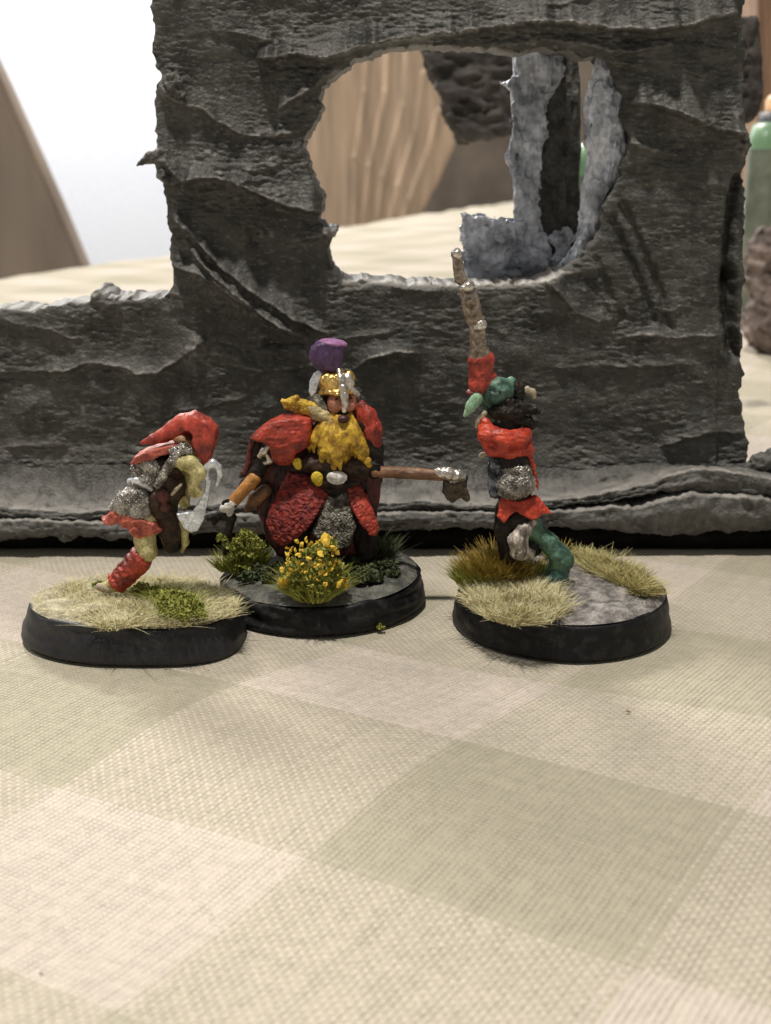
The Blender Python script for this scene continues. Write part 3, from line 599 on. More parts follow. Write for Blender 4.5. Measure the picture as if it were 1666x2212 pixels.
def tuft(root, radius, h, n, name, m, parent, seed, spread=.8, width=.016):     # a fountain tuft from one foot point
    r = np.random.default_rng(seed); a = r.random(n)*2*math.pi; q = np.sqrt(r.random(n)); dx = np.cos(a)*q; dy = np.sin(a)*q
    p = np.stack([root[0]+dx*radius*.5, root[1]+dy*radius*.5, np.full(n, root[2])], 1)
    hh = h*(.6+.5*r.random(n))*(1-.3*q*q); ln = np.stack([dx, dy], 1)*spread*radius/h*1.1+r.normal(0, .12, (n, 2))
    return blades(p, hh, ln, width, m, name, parent, seed+5, curl=.8)
def crumbs(centres, radii, n, size, name, m, parent, seed):                     # leafy flock: bent little diamonds packed in clumps
    r = np.random.default_rng(seed); C_ = np.array(centres); k = r.integers(0, len(C_), n); R = np.array(radii)[k]
    d = r.normal(size=(n, 3)); d /= np.linalg.norm(d, axis=1)[:, None]; d[:, 2] = np.abs(d[:, 2])*.9
    p = C_[k]+d*(R*(.45+.6*r.random(n)))[:, None]; a = r.normal(size=(n, 3)); a /= np.linalg.norm(a, axis=1)[:, None]
    b = np.cross(a, r.normal(size=(n, 3))); b /= np.linalg.norm(b, axis=1)[:, None]; s = size*(.5+r.random(n))[:, None]
    nn = np.cross(a, b)*s*.4
    V = np.stack([p-a*s, p-b*s*.6+nn, p+a*s, p+b*s*.6+nn], 1).reshape(-1, 3); i = np.arange(n)*4
    f = np.concatenate([np.stack([i, i+1, i+2], 1), np.stack([i, i+2, i+3], 1)])
    o = link(name, mesh_q(V, f), m, parent, smooth=False); o['kind'] = 'stuff'; return o

def base(parent, bottom, rb, h, rt, m_rim, m_top, seed, wave=.02, tilt=(0, 0), sq=0, lump=.05, holes=None):
    """round slotted-style base: black sloping rim + sculpted ground on top.  bottom = centre on the cloth"""
    n = 144; A = np.arange(n)*2*math.pi/n; cx, cy = bottom[:2]
    if callable(rb): RB = np.array([rb(a) for a in A]); RT = np.array([rt(a) for a in A])
    else: RB = np.full(n, rb); RT = np.full(n, rt)
    def ring(R, z, w=0, s=0):
        nz = n3(np.cos(A)*4+s, np.sin(A)*4, A*0+z*9+seed)*w
        x = (R+nz)*np.cos(A); y = (R+nz)*np.sin(A); return np.stack([cx+x, cy+y, z+tilt[0]*x+tilt[1]*y+nz*.6*(z > h*.7)], 1)
    rows = [ring(RB*.9, .0), ring(RB-.012, .004), ring(RB, .03, wave*.3)]
    for q in range(1, 12): t = q/12; rows.append(ring(RB*(1-t)+RT*t, .03+(h-.06)*t, wave*.6, q*.3))
    rows += [ring(RT+.002, h-.03, wave), ring(RT-.02, h-.008, wave), ring(RT-.06, h-.01, wave), ring(RT*.6, h-.05), ring(RT*.01, h-.05)]
    R = np.array(rows); k = len(rows); I = np.arange(k*n).reshape(k, n); J = np.roll(I, -1, 1)
    f = np.stack([I[:-1], J[:-1], J[1:], I[1:]], -1).reshape(-1, 4); link('rim', mesh_q(R.reshape(-1, 3), f), m_rim, parent)
    rr = np.linspace(1, 0.0, 60)[:, None]; x = (RT-.012)*rr*np.cos(A); y = (RT-.012)*rr*np.sin(A)
    edge = np.clip((1-rr)*9, 0, 1)+x*0
    z = h-.014+tilt[0]*x+tilt[1]*y+edge*(.02+lump*(.45+fbm(x*2.2+seed, y*2.2, x*0, 3))+lump*.45*fbm(x*9, y*9, x*0+seed, 3)+lump*.3*np.abs(fbm(x*16, y*22, x*0+seed, 2)))
    V = np.stack([cx+x, cy+y, z], -1); k = len(rr); I = np.arange(k*n).reshape(k, n); J = np.roll(I, -1, 1)
    f = np.stack([I[:-1], J[:-1], J[1:], I[1:]], -1).reshape(-1, 4); link('ground_texture', mesh_q(V.reshape(-1, 3), f), m_top, parent)

def fist(s, x, y, d, r, ang=0, n=4):                        # four curled fingers and a thumb round a grip
    s.ell((x, y, d), r, r*.8, r)
    ca, sa = math.cos(ang), math.sin(ang)
    for i in range(n):
        t = (i-(n-1)/2)*r*.55; fx = x+ca*t; fy = y+sa*t
        s.cap((fx-sa*r*.6, fy+ca*r*.2, d+r*.5), r*.3, (fx+sa*r*.5, fy-ca*r*.5, d+r*.9), r*.27)
    s.cap((x-ca*r*.9, y-sa*r*.9, d+r*.2), r*.32, (x-ca*r*.2-sa*r*.7, y-sa*r*.2+ca*r*.7, d+r*.8), r*.28)
    return s

# ================================================================ LEFT: hooded goblin running
Bl = ground(292, 1366); YA = Bl[1]
A_ = empty('goblin_figurine', (Bl[0], Bl[1], 0), label='goblin figurine in pointed red hood, running with curved silver blade on a straw-grass base', cat='figurine')
def rA(base_r):
    def f(a):                                              # oval base with a blunt front right corner
        r = base_r*(1-.0*math.cos(a)); c, s_ = math.cos(a), math.sin(a)
        ry = .60 if s_ > 0 else .75; q = 2.0 if not (c > 0 and s_ < 0) else 3.4
        return base_r/((abs(c)**q+(abs(s_)/ry)**q)**(1/q))
    return f
base(A_, Bl, rA(1.25), .40, rA(1.13), M['black'], M['stone_tan'], 3, wave=.03, tilt=(-.02, .0), lump=.05)
zt = .42
OVL = [(92,1312),(105,1284),(150,1264),(230,1250),(320,1246),(420,1256),(485,1272),(516,1305),(508,1330),(440,1342),(400,1352),(340,1352),(270,1350),(200,1342),(140,1330)]
turf(OVL, zt, 11500, .10, 'straw_grass', M['straw'], A_, 21, lean=1.1, width=.010)
turf([(200,1340),(300,1350),(240,1362),(210,1358)], zt-.01, 260, .16, 'straw_grass', M['straw'], A_, 27, lean=.9, outward=.9)
MS = [(310,1285),(335,1268),(380,1275),(430,1300),(440,1325),(400,1340),(350,1330)]
pc = [ground(x, y, zt+.05) for x, y in [(305,1278),(335,1285),(352,1292),(372,1296),(392,1300),(356,1310),(378,1318),(400,1318),(425,1318),(398,1334),(362,1326),(430,1332),(410,1300)]]
crumbs(pc, [.11, .10, .12, .12, .10, .11, .12, .12, .09, .10, .09, .08, .09], 4200, .027, 'green_flock', M['moss'], A_, 5)
turf(MS, zt+.05, 700, .14, 'green_grass', M['moss'], A_, 8, lean=.9)
p6 = ground(212, 1268, zt+.03); crumbs([p6], [.07], 160, .024, 'green_flock', M['moss'], A_, 15)

s = Sculpt(YA, k=6, rough=1.5, rscale=12)                     # one continuous skin: head, torso, arms, legs
s.ell((428,962,0), 26, 24, 28, -.5).chain([(428,962,0,16),(400,985,0,20),(350,1030,0,22),(325,1090,0,24)])
s.chain([(444,985,4,8),(452,1000,8,5),(455,1010,10,3)])       # nose under the hood
s.chain([(384,996,40,14),(410,1002,48,17),(430,1020,50,15),(418,1044,48,12),(424,1066,44,9)])   # near arm
s.chain([(388,1000,-20,12),(410,1050,-12,11),(398,1082,6,10)])
fist(s, 423, 1062, 46, 13, .5); fist(s, 399, 1086, 10, 12, 1.1)
s.chain([(318,1120,12,24),(313,1165,16,23),(318,1190,18,22),(285,1230,14,20),(248,1262,8,16),(222,1270,6,11)])
s.chain([(350,1120,-10,20),(384,1130,-8,12),(396,1150,-8,10),(401,1170,-8,8),(394,1190,-8,5)])
s.build('body', M['skin'], A_)
s = Sculpt(YA, k=5, rough=2.0, rscale=22, streak=(1.3, 1, .6))                     # hood: rounded crown, front falling over the face, tail trailing left
s.chain([(306,957,14,4),(330,948,14,10),(351,942,12,15),(375,928,8,19),(396,917,4,23),(420,913,2,23)])
s.poly([(410,892),(420,889),(440,898),(458,909),(471,924),(470,945),(464,967),(457,990),(444,1007),(436,999),(427,972),(416,944),(400,928)], 2, 27, 12, 6)
def cut(X, Y, Z):
    c = at(404, 944, YA-34*s.u); d = at(432, 996, YA-22*s.u)
    return np.minimum(np.sqrt((X-c[0])**2+((Y-c[1])*.55)**2+(Z-c[2])**2)-13*s.u, np.sqrt(((X-d[0])*1.2)**2+((Y-d[1])*.7)**2+((Z-d[2])*.6)**2)-11*s.u)
s.build('hood', M['red'], A_, sub=cut, h=1.5)
s = Sculpt(YA, k=4, rough=2, rscale=14)
s.poly([(286,997),(297,980),(312,972),(340,962),(375,954),(408,950),(420,966),(400,972),(372,972),(348,978),(336,985),(318,988),(300,996)], 2, 32, 8, 4)
s.build('cape', M['red_pink'], A_, h=1.4)
s = Sculpt(YA, k=4, rough=2); s.ell((396,948,8), 22, 26, 14, -.2).ell((412,962,14), 14, 22, 18); s.build('scarf', M['brownp'], A_)  # brown fill for the shadow under the hood, rather than a real scarf
s = Sculpt(YA, k=4, rough=2.6, rscale=5)
s.chain([(372,974,34,9),(396,970,38,12),(408,975,38,10)]); s.chain([(384,980,44,10),(368,1002,48,9),(352,1028,48,9),(341,1048,46,7)])
s.ring = 1.9; s.build('mail_sleeve', M['mail'], A_, h=1.4)
s = Sculpt(YA, k=7, rough=2.8, rscale=4.5)
s.ell((302,1016,6), 20, 22, 18).ell((330,1002,10), 36, 30, 22, -.3).ell((318,1034,16), 26, 22, 22).ell((298,1042,8), 20, 24, 13, .2).poly([(284,1050),(256,1066),(240,1090),(252,1104),(300,1116),(328,1118),(334,1080),(318,1050)], 8, 26, 10, 8)
s.ring = 1.9; s.build('mail_coat', M['mail'], A_, h=1.4)
s = Sculpt(YA, k=3); s.chain([(281,1040,12,7),(296,1038,28,8),(315,1046,30,8),(328,1056,24,7)]); s.build('belt', M['silver'], A_)
s = Sculpt(YA, k=6, rough=3, rscale=14)
s.ell((352,1000,4), 42, 30, 26, -.35).ell((362,1050,8), 40, 30, 48).ell((352,1100,4), 32, 26, 34).chain([(360,1110,2,26),(368,1150,-2,24),(372,1180,-4,18)]).ell((330,1040,6), 14, 20, 30).ell((338,1082,18), 20, 24, 32)
s.build('dark_tunic', M['darkbrown'], A_)
s = Sculpt(YA, k=3, rough=1); s.chain([(372,1068,46,3),(382,1056,48,4),(392,1046,46,3)]); s.build('strap', M['tan'], A_, h=1.2)
s = Sculpt(YA, k=4, rough=3); s.ell((352,1070,40), 14, 10, 18).ell((356,1096,36), 11, 9, 12); s.build('pouch', M['maroon'], A_, h=1.4)
s = Sculpt(YA, k=4, rough=4, rscale=13)
s.poly([(250,1094),(224,1120),(232,1130),(258,1126),(280,1136),(290,1150),(306,1157),(326,1152),(347,1147),(340,1124),(306,1112)], 14, 22, 8, 6).chain([(228,1120,14,7),(262,1110,24,9),(300,1132,32,9),(344,1142,26,8)])
s.build('red_skirt', M['red_pink'], A_, h=1.5)
s = Sculpt(YA, k=9, rough=3, rscale=11)
for i in range(6):
    t = i/5; x = 305-52*t; y = 1205+54*t; s.ell((x, y, 18-10*t), 28-2*t, 27-3*t, 9, -.86)
s.chain([(305,1208,17,25),(256,1256,8,21)]); s.build('gaiter', M['red'], A_, h=1.5)
s = Sculpt(YA, k=4, rough=1.5); s.chain([(262,1262,10,14),(236,1270,10,12),(215,1268,10,9)]); s.build('shoe', M['tan'], A_)
s = Sculpt(YA, k=3, rough=1.4, rscale=9)                      # curved blade with its knuckle guard
s.poly([(446,1020),(443,1059),(430,1082),(417,1102),(400,1106),(382,1108),(386,1122),(398,1140),(412,1150),(428,1146),(442,1120),(451,1080),(457,1035)], 44, 5, 3, 3)
s.chain([(446,1030,44,6),(448,1010,44,8),(460,1000,44,9),(472,1008,44,7),(475,1026,44,6),(468,1048,44,4)])
s.build('blade', M['silver'], A_, h=1.4)

# ================================================================ MIDDLE: bearded dwarf
Bm = ground(695, 1291); YB = Bm[1]
B_ = empty('dwarf_figurine', (Bm[0], Bm[1], 0), label='dwarf figurine with purple plume and long yellow beard, holding an axe between two goblins', cat='figurine')
base(B_, Bm, 1.25, .34, 1.18, M['black2'], M['stone_dk'], 8, wave=.045, tilt=(.025, 0), lump=.075)
zt = .38; 
s = Sculpt(YB, k=8, rough=2.5, rscale=14)
s.ell((728,872,0), 34, 30, 36).chain([(728,900,0,24),(720,950,0,52),(722,1010,0,50),(722,1050,0,40)])
s.chain([(640,930,10,26),(590,960,20,24),(555,1020,26,15),(530,1050,28,12),(505,1080,30,10)]); s.chain([(790,920,10,26),(806,970,14,22),(812,1016,20,16)])
fist(s, 496, 1092, 32, 13, .6); fist(s, 812, 1018, 28, 15, 1.4)
s.chain([(690,1060,0,30),(660,1120,0,26),(640,1180,4,22),(630,1205,14,18)]); s.chain([(752,1060,0,30),(772,1120,0,26),(790,1180,4,22),(796,1200,14,18)])
s.build('body', M['dark'], B_, h=2)
s = Sculpt(YB, k=6, rough=5, rscale=18, streak=(1.5, 1, .35))
s.poly([(650,905),(600,914),(556,936),(534,972),(530,1015),(548,1050),(556,1100),(574,1150),(600,1192),(700,1200),(790,1190),(812,1120),(826,1040),(824,970),(808,900),(770,880)], -24, 12, 16, 8, slope=(0, .15)); s.build('cloak', M['maroon'], B_, h=1.9)
s = Sculpt(YB, k=3, rough=.8); s.ell((724,872,24), 17, 14, 20).ell((762,864,16), 9, 12, 16).ell((743,880,34), 7, 8, 8).ell((752,876,24), 16, 10, 14); s.build('face', M['face'], B_, h=1.3)
for q in ((727,862,37), (759,860,30)): s = Sculpt(YB, k=2); s.ell(q, 3, 2.5, 2); s.build('eye', M['dark'], B_, h=1)
s = Sculpt(YB, k=4, rough=2, rscale=9, streak=(1.3, 1.3, .4))
s.poly([(668,770),(672,750),(688,736),(720,732),(744,740),(747,750),(740,775),(732,800),(690,798),(676,784)], 0, 26, 6, 9); s.build('plume', M['purple'], B_, h=1.4)
s = Sculpt(YB, k=3, rough=.6); s.ell((720,741,6), 30, 25, 9, -.12); s.build('plume_top', M['purple_lt'], B_, h=1.2)
s = Sculpt(YB, k=4, rough=1.6, rscale=6); s.ell((728,828,4), 38, 32, 32).ell((708,822,20), 18, 14, 18).ell((754,816,16), 14, 14, 16).chain([(692,850,16,6),(708,846,28,6),(728,850,36,6),(748,848,34,6),(766,844,20,6)]); s.build('helmet', M['gold'], B_, h=1.3)
s = Sculpt(YB, k=5, rough=1.4, rscale=7); s.chain([(732,800,24,5),(737,818,34,7),(741,838,40,8),(744,856,43,8),(746,872,44,7),(744,888,44,5)]).chain([(760,842,26,7),(772,852,18,7)]).ell((751,824,22), 14, 13, 19); s.build('visor', M['silver_w'], B_, h=1.3)
for q in ([(682,852,14,9),(690,868,20,11),(700,884,22,10)], [(770,858,14,7),(774,872,12,7)]): s = Sculpt(YB, k=4, rough=1.6, rscale=7); s.chain(q); s.build('cheek_guard', M['mail_dk'], B_, h=1.3)
s = Sculpt(YB, k=3, rough=1); s.poly([(690,798),(698,806),(690,826),(684,846),(674,858),(667,848),(669,824),(678,806)], 18, 5, 2, 3); s.build('wing', M['silver'], B_, h=1.3)
s = Sculpt(YB, k=3.5, rough=3.0, rscale=8)
for a in [(612,866,660,874),(618,878,668,886),(640,862,684,880),(630,884,676,892),(616,870,640,862)]: s.cap((a[0], a[1], 20), 6, (a[2], a[3], 22), 9)
s.build('braid', M['yellow'], B_, h=1.3)
s = Sculpt(YB, k=4, rough=2.6, rscale=9)
s.chain([(664,878,18,11),(684,888,22,14),(702,900,26,13),(716,912,30,10)]).ell((690,898,22), 20, 14, 12); s.build('moustache', M['yellow_p'], B_, h=1.4)
s = Sculpt(YB, k=1.0, rough=1.0, rscale=8, streak=(1.8, 1.2, .4))          # beard as locks
for q in range(23):
    t = q/22; x0 = 716+46*t+rnd.uniform(-3, 3); y0 = 892+14*abs(t-.5)*-1+10; fan = (t-.5)*2
    x1 = 733+fan*60+rnd.uniform(-5, 5); lobe = abs(math.sin(1.5*math.pi*t)); y1 = 976+32*lobe+(10 if .33 < t < .67 else -8)+rnd.uniform(-5, 5); d = 48-14*abs(fan)+(6 if q % 2 else -4)
    s.chain([(x0, y0, d-16, 5), (x0*.6+x1*.4+fan*6, y0*.62+y1*.38, d-2, 8.5), (x0*.2+x1*.8+fan*4, y0*.25+y1*.75, d+2, 9.5), (x1, y1-6, d-2, 6.5), (x1+rnd.uniform(-4, 4)-fan*3, y1+10, d-8, 1.5)])
s.ell((734,935,24), 38, 14, 32)
s.build('beard', M['yellow'], B_, h=1.4)
s = Sculpt(YB, k=2); s.ell((742,905,46), 12, 12, 9); s.build('mouth', M['maroon'], B_, h=1.3)
s = Sculpt(YB, k=5, rough=4.5, rscale=22, streak=(.6, 1, 1.5))                                        # cloak: left sleeve and shoulder
s.poly([(672,900),(645,893),(608,896),(580,910),(556,928),(541,944),(552,950),(572,948),(584,962),(592,996),(604,1003),(630,1000),(640,975),(668,958),(676,930)], 20, 24, 18, 9)
s.build('sleeve', M['red'], B_, h=1.7)
s = Sculpt(YB, k=6, rough=4, rscale=16, streak=(1.5, 1, .45)); s.chain([(778,880,14,16),(792,900,16,22),(802,930,18,22),(806,958,18,17),(808,978,14,10)]); s.build('sleeve', M['red'], B_, h=1.7)
s = Sculpt(YB, k=5, rough=2, rscale=14); s.chain([(570,936,24,8),(550,944,26,7),(541,965,24,6),(538,1000,22,6),(528,1022,20,7),(520,1030,18,4)]).ell((556,972,8), 16, 6, 30); s.build('cloak_edge', M['maroon'], B_, h=1.5)
s = Sculpt(YB, k=3, rough=1.5); s.chain([(582,962,44,6),(570,976,44,8),(562,984,40,6)]).chain([(578,984,44,5),(584,996,42,6),(574,1000,40,5)]); s.build('gauntlet', M['silver_w'], B_, h=1.2)
s = Sculpt(YB, k=3, rough=1); s.cap((549,1034,34), 15, (506,1082,36), 13); s.build('bracer', M['orange'], B_, h=1.5)
s = Sculpt(YB, k=5, rough=2); s.chain([(572,1060,14,15),(550,1080,16,14),(536,1098,18,9)]); s.build('pouch', M['brownp'], B_, h=1.6)
s = Sculpt(YB, k=4, rough=1.5); s.cap((502,1088,38), 13, (484,1098,38), 10).chain([(498,1096,40,10),(496,1112,40,7)]); s.build('cuff', M['white'], B_, h=1.4)
s = Sculpt(YB, k=3, rough=2); s.chain([(452,1118,36,9),(480,1114,36,11),(500,1118,36,11),(494,1150,36,9),(488,1195,34,7)]).cap((470,1116,34), 9, (462,1130,34), 6); s.build('pistol', M['dark'], B_, h=1.5)
s = Sculpt(YB, k=5, rough=3, rscale=12); s.ell((700,1000,22), 62, 30, 24).ell((770,1006,20), 46, 30, 30).ell((722,1040,20), 56, 30, 16); s.build('jacket', M['darkbrown'], B_, h=1.7)
for x, y, r, mm in [(642, 999, 10, 'yellow_b'), (685, 1032, 13, 'yellow_b'), (794, 996, 9, 'yellow')]:
    s = Sculpt(YB, k=2, rough=.8); s.ell((x, y, 50 if x > 650 and x < 790 else 44), r, 6, r*1.05).ell((x+3, y+8, 42), r*.8, 6, r*.8); s.build('button', M[mm], B_, h=1.2)
s = Sculpt(YB, k=3, rough=1.4, rscale=6); s.ell((728,1032,52), 22, 8, 15).ell((718,1028,54), 8, 7, 8); s.build('buckle', M['white'], B_, h=1.3)
s = Sculpt(YB, k=4, rough=4.5, rscale=6.5)
s.poly([(620,1026),(662,1030),(706,1046),(708,1068),(690,1100),(672,1126),(644,1154),(616,1174),(600,1170),(588,1160),(574,1128),(582,1098),(600,1066)], 30, 9, 20, 5, slope=(-.25, .3)); s.build('coat_tail', M['red_dk'], B_, h=1.5)
s = Sculpt(YB, k=4, rough=3.5, rscale=6.5)
s.poly([(748,1050),(776,1050),(792,1072),(802,1092),(814,1120),(819,1140),(812,1154),(800,1152),(784,1134),(768,1110),(757,1090)], 34, 9, 8, 6, slope=(.2, .3)); s.build('coat_tail', M['red'], B_, h=1.5)
s = Sculpt(YB, k=5, rough=4.2, rscale=5.5); s.poly([(712,1044),(750,1046),(758,1100),(768,1132),(758,1166),(738,1176),(712,1170),(676,1146),(692,1102)], 34, 14, 14, 6, slope=(0, .35)); s.ring = 1.9; s.build('mail_skirt', M['mail_dk'], B_, h=1.4)
s = Sculpt(YB, k=3, rough=1.5, rscale=14, streak=(.3, 1, 1)); s.chain([(812,1020,34,13),(860,1021,34,12.5),(905,1024,34,12.5),(950,1028,34,12)]); s.build('axe_handle', M['brownp'], B_, h=1.4)
s = Sculpt(YB, k=3, rough=2, rscale=8); s.chain([(948,1022,34,12),(970,1024,36,14),(990,1028,36,12),(1000,1032,34,9)]); s.build('axe_socket', M['silver_w'], B_, h=1.4)
s = Sculpt(YB, k=3, rough=2.2, rscale=9); s.poly([(958,1034),(972,1042),(990,1042),(1002,1034),(1008,1022),(1012,1030),(1008,1050),(1016,1078),(1010,1084),(994,1074),(978,1086),(966,1080),(956,1062)], 34, 8, 0, 3); s.build('axe_head', M['axe'], B_, h=1.3)
# plants of the middle base
g = ground(520, 1238, .36); crumbs([at(x, y, g[1]-.1) for x, y in [(480,1165),(495,1180),(515,1170),(530,1155),(545,1165),(520,1195),(545,1200),(500,1205),(560,1180),(535,1225),(510,1225)]], [.075]*11, 1500, .022, 'green_flock', M['moss'], B_, 36); tuft(g, .22, .40, 240, 'green_grass', M['green_gr'], B_, 31, spread=.75, width=.024)
g = ground(548, 1232, .36); tuft(g, .26, .46, 420, 'green_grass', M['green_gr'], B_, 32, spread=.6, width=.022)
g = ground(490, 1232, .36); tuft(g, .18, .30, 130, 'green_grass', M['green_gr'], B_, 33, spread=1.4, width=.022)
g = ground(678, 1290, .36); tuft(g, .44, .44, 750, 'yellow_grass', M['green_gr'], B_, 34, spread=.95, width=.016)
Yq = g[1]; crumbs([at(x, y, Yq-.25+.03*(k % 5)) for k, (x, y) in enumerate([(640,1225),(665,1200),(690,1190),(705,1215),(725,1225),(650,1250),(680,1240),(705,1250),(625,1245),(735,1245),(668,1270),(695,1275),(640,1272),(712,1180)])], [.10]*14, 2800, .019, 'yellow_flock', M['moss'], B_, 35)
def blossoms(cx, cy, rx, ry, n, size, seed, name='flower'):
    r = random.Random(seed)
    Yg = ground(678, 1290, .36)[1]; u = cmpx(Yg); pr = None
    for i in range(n):
        a = r.random()*2*math.pi; q = math.sqrt(r.random()); x = cx+rx*q*math.cos(a); y = cy+ry*q*math.sin(a)
        p = at(x, y, Yg-.30+.5*r.random()-.25*(1-q)); rr = size*(.6+.8*r.random())
        if pr is None:
            V = []; k = 7
            for j in range(k): b = 2*math.pi*j/k; V.append((math.cos(b)*(1+.25*(j % 2)), math.sin(b)*(1+.25*(j % 2)), .25*(j % 2)))
            V += [(0, 0, .55), (0, 0, -.45)]; pr = bpy.data.meshes.new('flower'); pr.from_pydata(V, [], [(j, (j+1) % k, k) for j in range(k)]+[((j+1) % k, j, k+1) for j in range(k)]); pr.materials.append(M['flower'])
        o = bpy.data.objects.new(name, pr); C.objects.link(o); o.parent = B_; o.location = Vector(p)-B_.location; o.scale = (rr, rr, rr); o.rotation_euler = (r.random()*3, r.random()*3, r.random()*3)
blossoms(672, 1208, 62, 48, 110, .024, 3); blossoms(672, 1250, 72, 46, 60, .022, 4); blossoms(712, 1172, 14, 14, 9, .045, 5); blossoms(742, 1262, 12, 8, 5, .055, 6); blossoms(609, 1256, 10, 8, 4, .055, 7)
pc = [ground(x, y, .44) for x, y in [(770,1220),(800,1215),(820,1232),(790,1240),(840,1225),(775,1250),(810,1250),(850,1240),(760,1200),(800,1195)]]
crumbs(pc, [.12, .14, .12, .12, .1, .1, .1, .08, .14, .12], 3200, .032, 'dark_flock', M['dkgreen'], B_, 41)
g = ground(810, 1215, .38); tuft(g, .34, .42, 500, 'dark_grass', M['dkgreen'], B_, 42, spread=.8, width=.022)
g = ground(770, 1205, .38); tuft(g, .28, .40, 400, 'dark_grass', M['dkgreen'], B_, 43, spread=.7, width=.022)
crumbs([ground(x, y, .42) for x, y in [(560,1240),(530,1252),(600,1232),(580,1252)]], [.12, .1, .1, .08], 1300, .03, 'dark_flock', M['dkgreen'], B_, 44)
s = Sculpt(Bm[1]-.3, k=3, rough=3, rscale=9)
for x, y, r in [(520,1262,16),(545,1272,20),(505,1280,12),(572,1262,14),(598,1246,10),(587,1258,9),(780,1282,12),(840,1270,14)]: s.ell((x, y, 10), r, r, r*.5)
s.build('pebbles', M['stone_dk'], B_, h=1.8)
pb = ground(822, 1357, .03); o = crumbs([pb], [.05], 60, .02, 'flock_crumb', M['moss'], None, 77); tag(o, 'tiny green flock crumb fallen on the cloth in front of the middle base', 'crumb')

# ================================================================ RIGHT: goblin with a raised horn
Br = ground(1211, 1337); YC = Br[1]
R_ = empty('goblin_figurine', (Br[0], Br[1], 0), label='green goblin figurine in bright red scarf, raising a long brown horn on a stony base', cat='figurine')
base(R_, Br, 1.25, .40, 1.17, M['black2'], M['stone'], 14, wave=.025, lump=.06)
zt = .44
turf([(1015,1290),(1040,1270),(1110,1258),(1180,1262),(1212,1290),(1222,1325),(1190,1345),(1110,1352),(1050,1335),(1022,1312)], zt, 5600, .14, 'straw_grass', M['straw'], R_, 51, lean=.7)
turf([(1236,1208),(1280,1204),(1340,1222),(1400,1252),(1430,1285),(1380,1288),(1330,1262),(1270,1232)], zt, 3600, .15, 'olive_grass', M['straw2'], R_, 52, lean=.7)
YT = YC-.1
for x, y, r, h, n, k, m in [(1050,1262,.34,.46,900,61,'autumn'),(1020,1266,.30,.38,500,62,'green_gr'),(1090,1256,.3,.46,600,63,'autumn'),(1150,1256,.26,.32,500,64,'green_gr'),(1175,1250,.18,.30,300,65,'autumn'),(1130,1262,.2,.22,260,66,'straw2'),(1080,1240,.3,.5,500,67,'autumn'),(1085,1266,.26,.56,700,72,'autumn'),(1035,1262,.24,.5,400,73,'autumn'),(1112,1268,.2,.42,400,74,'autumn'),(1200,1215,.2,.4,120,68,'autumn')]:
    tuft(ground(x, y, .40), r, h, n, 'brown_grass' if m == 'autumn' else 'olive_grass', M[m], R_, k, spread=.9, width=.02)
crumbs([ground(x, y, .45) for x, y in [(1060,1250),(1100,1245),(1140,1248),(1170,1240),(1040,1260)]], [.1]*5, 700, .026, 'green_flock', M['moss'], R_, 71)
YC2 = ground(1160, 1262, .42)[1]
s = Sculpt(YC2, k=6, rough=3, rscale=15)
s.ell((1076,846,6), 35, 30, 31, .2).ell((1064,858,24), 14, 12, 12)   # head with a long drooping nose
s.chain([(1080,872,0,20),(1090,940,0,36),(1106,1020,0,34),(1112,1080,0,30)])
s.chain([(1070,905,8,18),(1050,860,-14,14),(1042,810,-16,13),(1040,780,-10,12)])
fist(s, 1042, 776, 0, 17, 0)
s.chain([(1094,832,-4,12),(1106,822,-8,7),(1112,822,-10,2)])                                                          # ear
s.chain([(1125,1090,6,26),(1150,1142,16,23),(1182,1170,18,21),(1206,1196,20,24),(1214,1210,18,25),(1200,1236,12,22),(1196,1254,10,20),(1180,1262,16,16)])
s.chain([(1100,1090,0,26),(1092,1140,2,22),(1100,1200,2,18),(1096,1252,2,16)])
s.build('body', M['green'], R_, h=1.7)
s = Sculpt(YC2, k=2.5, rough=1.2); s.chain([(1032,858,14,14),(1018,878,18,12),(1004,898,20,4)]); s.build('ear', M['green_lt'], R_, h=1.3)
for q in ((1058,842,38), (1080,846,38)): s = Sculpt(YC2, k=2); s.ell(q, 3, 3, 3); s.build('eye', M['dark'], R_, h=1)
s = Sculpt(YC2, k=4, rough=4, rscale=8)
s.ell((1094,888,12), 40, 30, 22).chain([(1096,870,22,14),(1128,880,16,12),(1162,889,10,7)]).chain([(1110,906,14,14),(1140,908,12,10),(1158,916,10,6)]).ell((1116,850,-6), 20, 18, 28).chain([(1110,905,16,12),(1150,922,12,6)])
s.build('hair', M['dark'], R_, h=1.6)
s = Sculpt(YC2, k=3, rough=1.5); s.chain([(1126,846,-4,5),(1140,842,-2,7),(1150,846,-2,7),(1154,856,-2,6)]); s.build('earring', M['tan'], R_, h=1.3)
s = Sculpt(YC2, k=3, rough=1.5); s.chain([(1048,892,18,6),(1034,910,18,5),(1030,922,18,4)]); s.build('tooth', M['tan'], R_, h=1.3)
s = Sculpt(YC2, k=3, rough=1.5); s.chain([(1058,976,8,5),(1040,984,10,6)]); s.build('strap_end', M['tan'], R_, h=1.3)
s = Sculpt(YC2, k=6, rough=4, rscale=20, streak=(.55, 1, 1.6))
s.chain([(1046,912,18,12),(1054,938,30,20),(1088,950,36,22),(1120,946,32,19),(1138,936,22,13)]).chain([(1046,940,18,16),(1064,968,30,16),(1100,976,36,16),(1136,970,26,16)]).chain([(1138,940,10,12),(1142,970,12,12)]).ell((1092,950,0), 50, 30, 32)
s.chain([(1144,975,20,8),(1152,1010,22,6),(1158,1040,22,6),(1162,1058,22,3)])
s.build('scarf', M['red_hot'], R_, h=1.6)
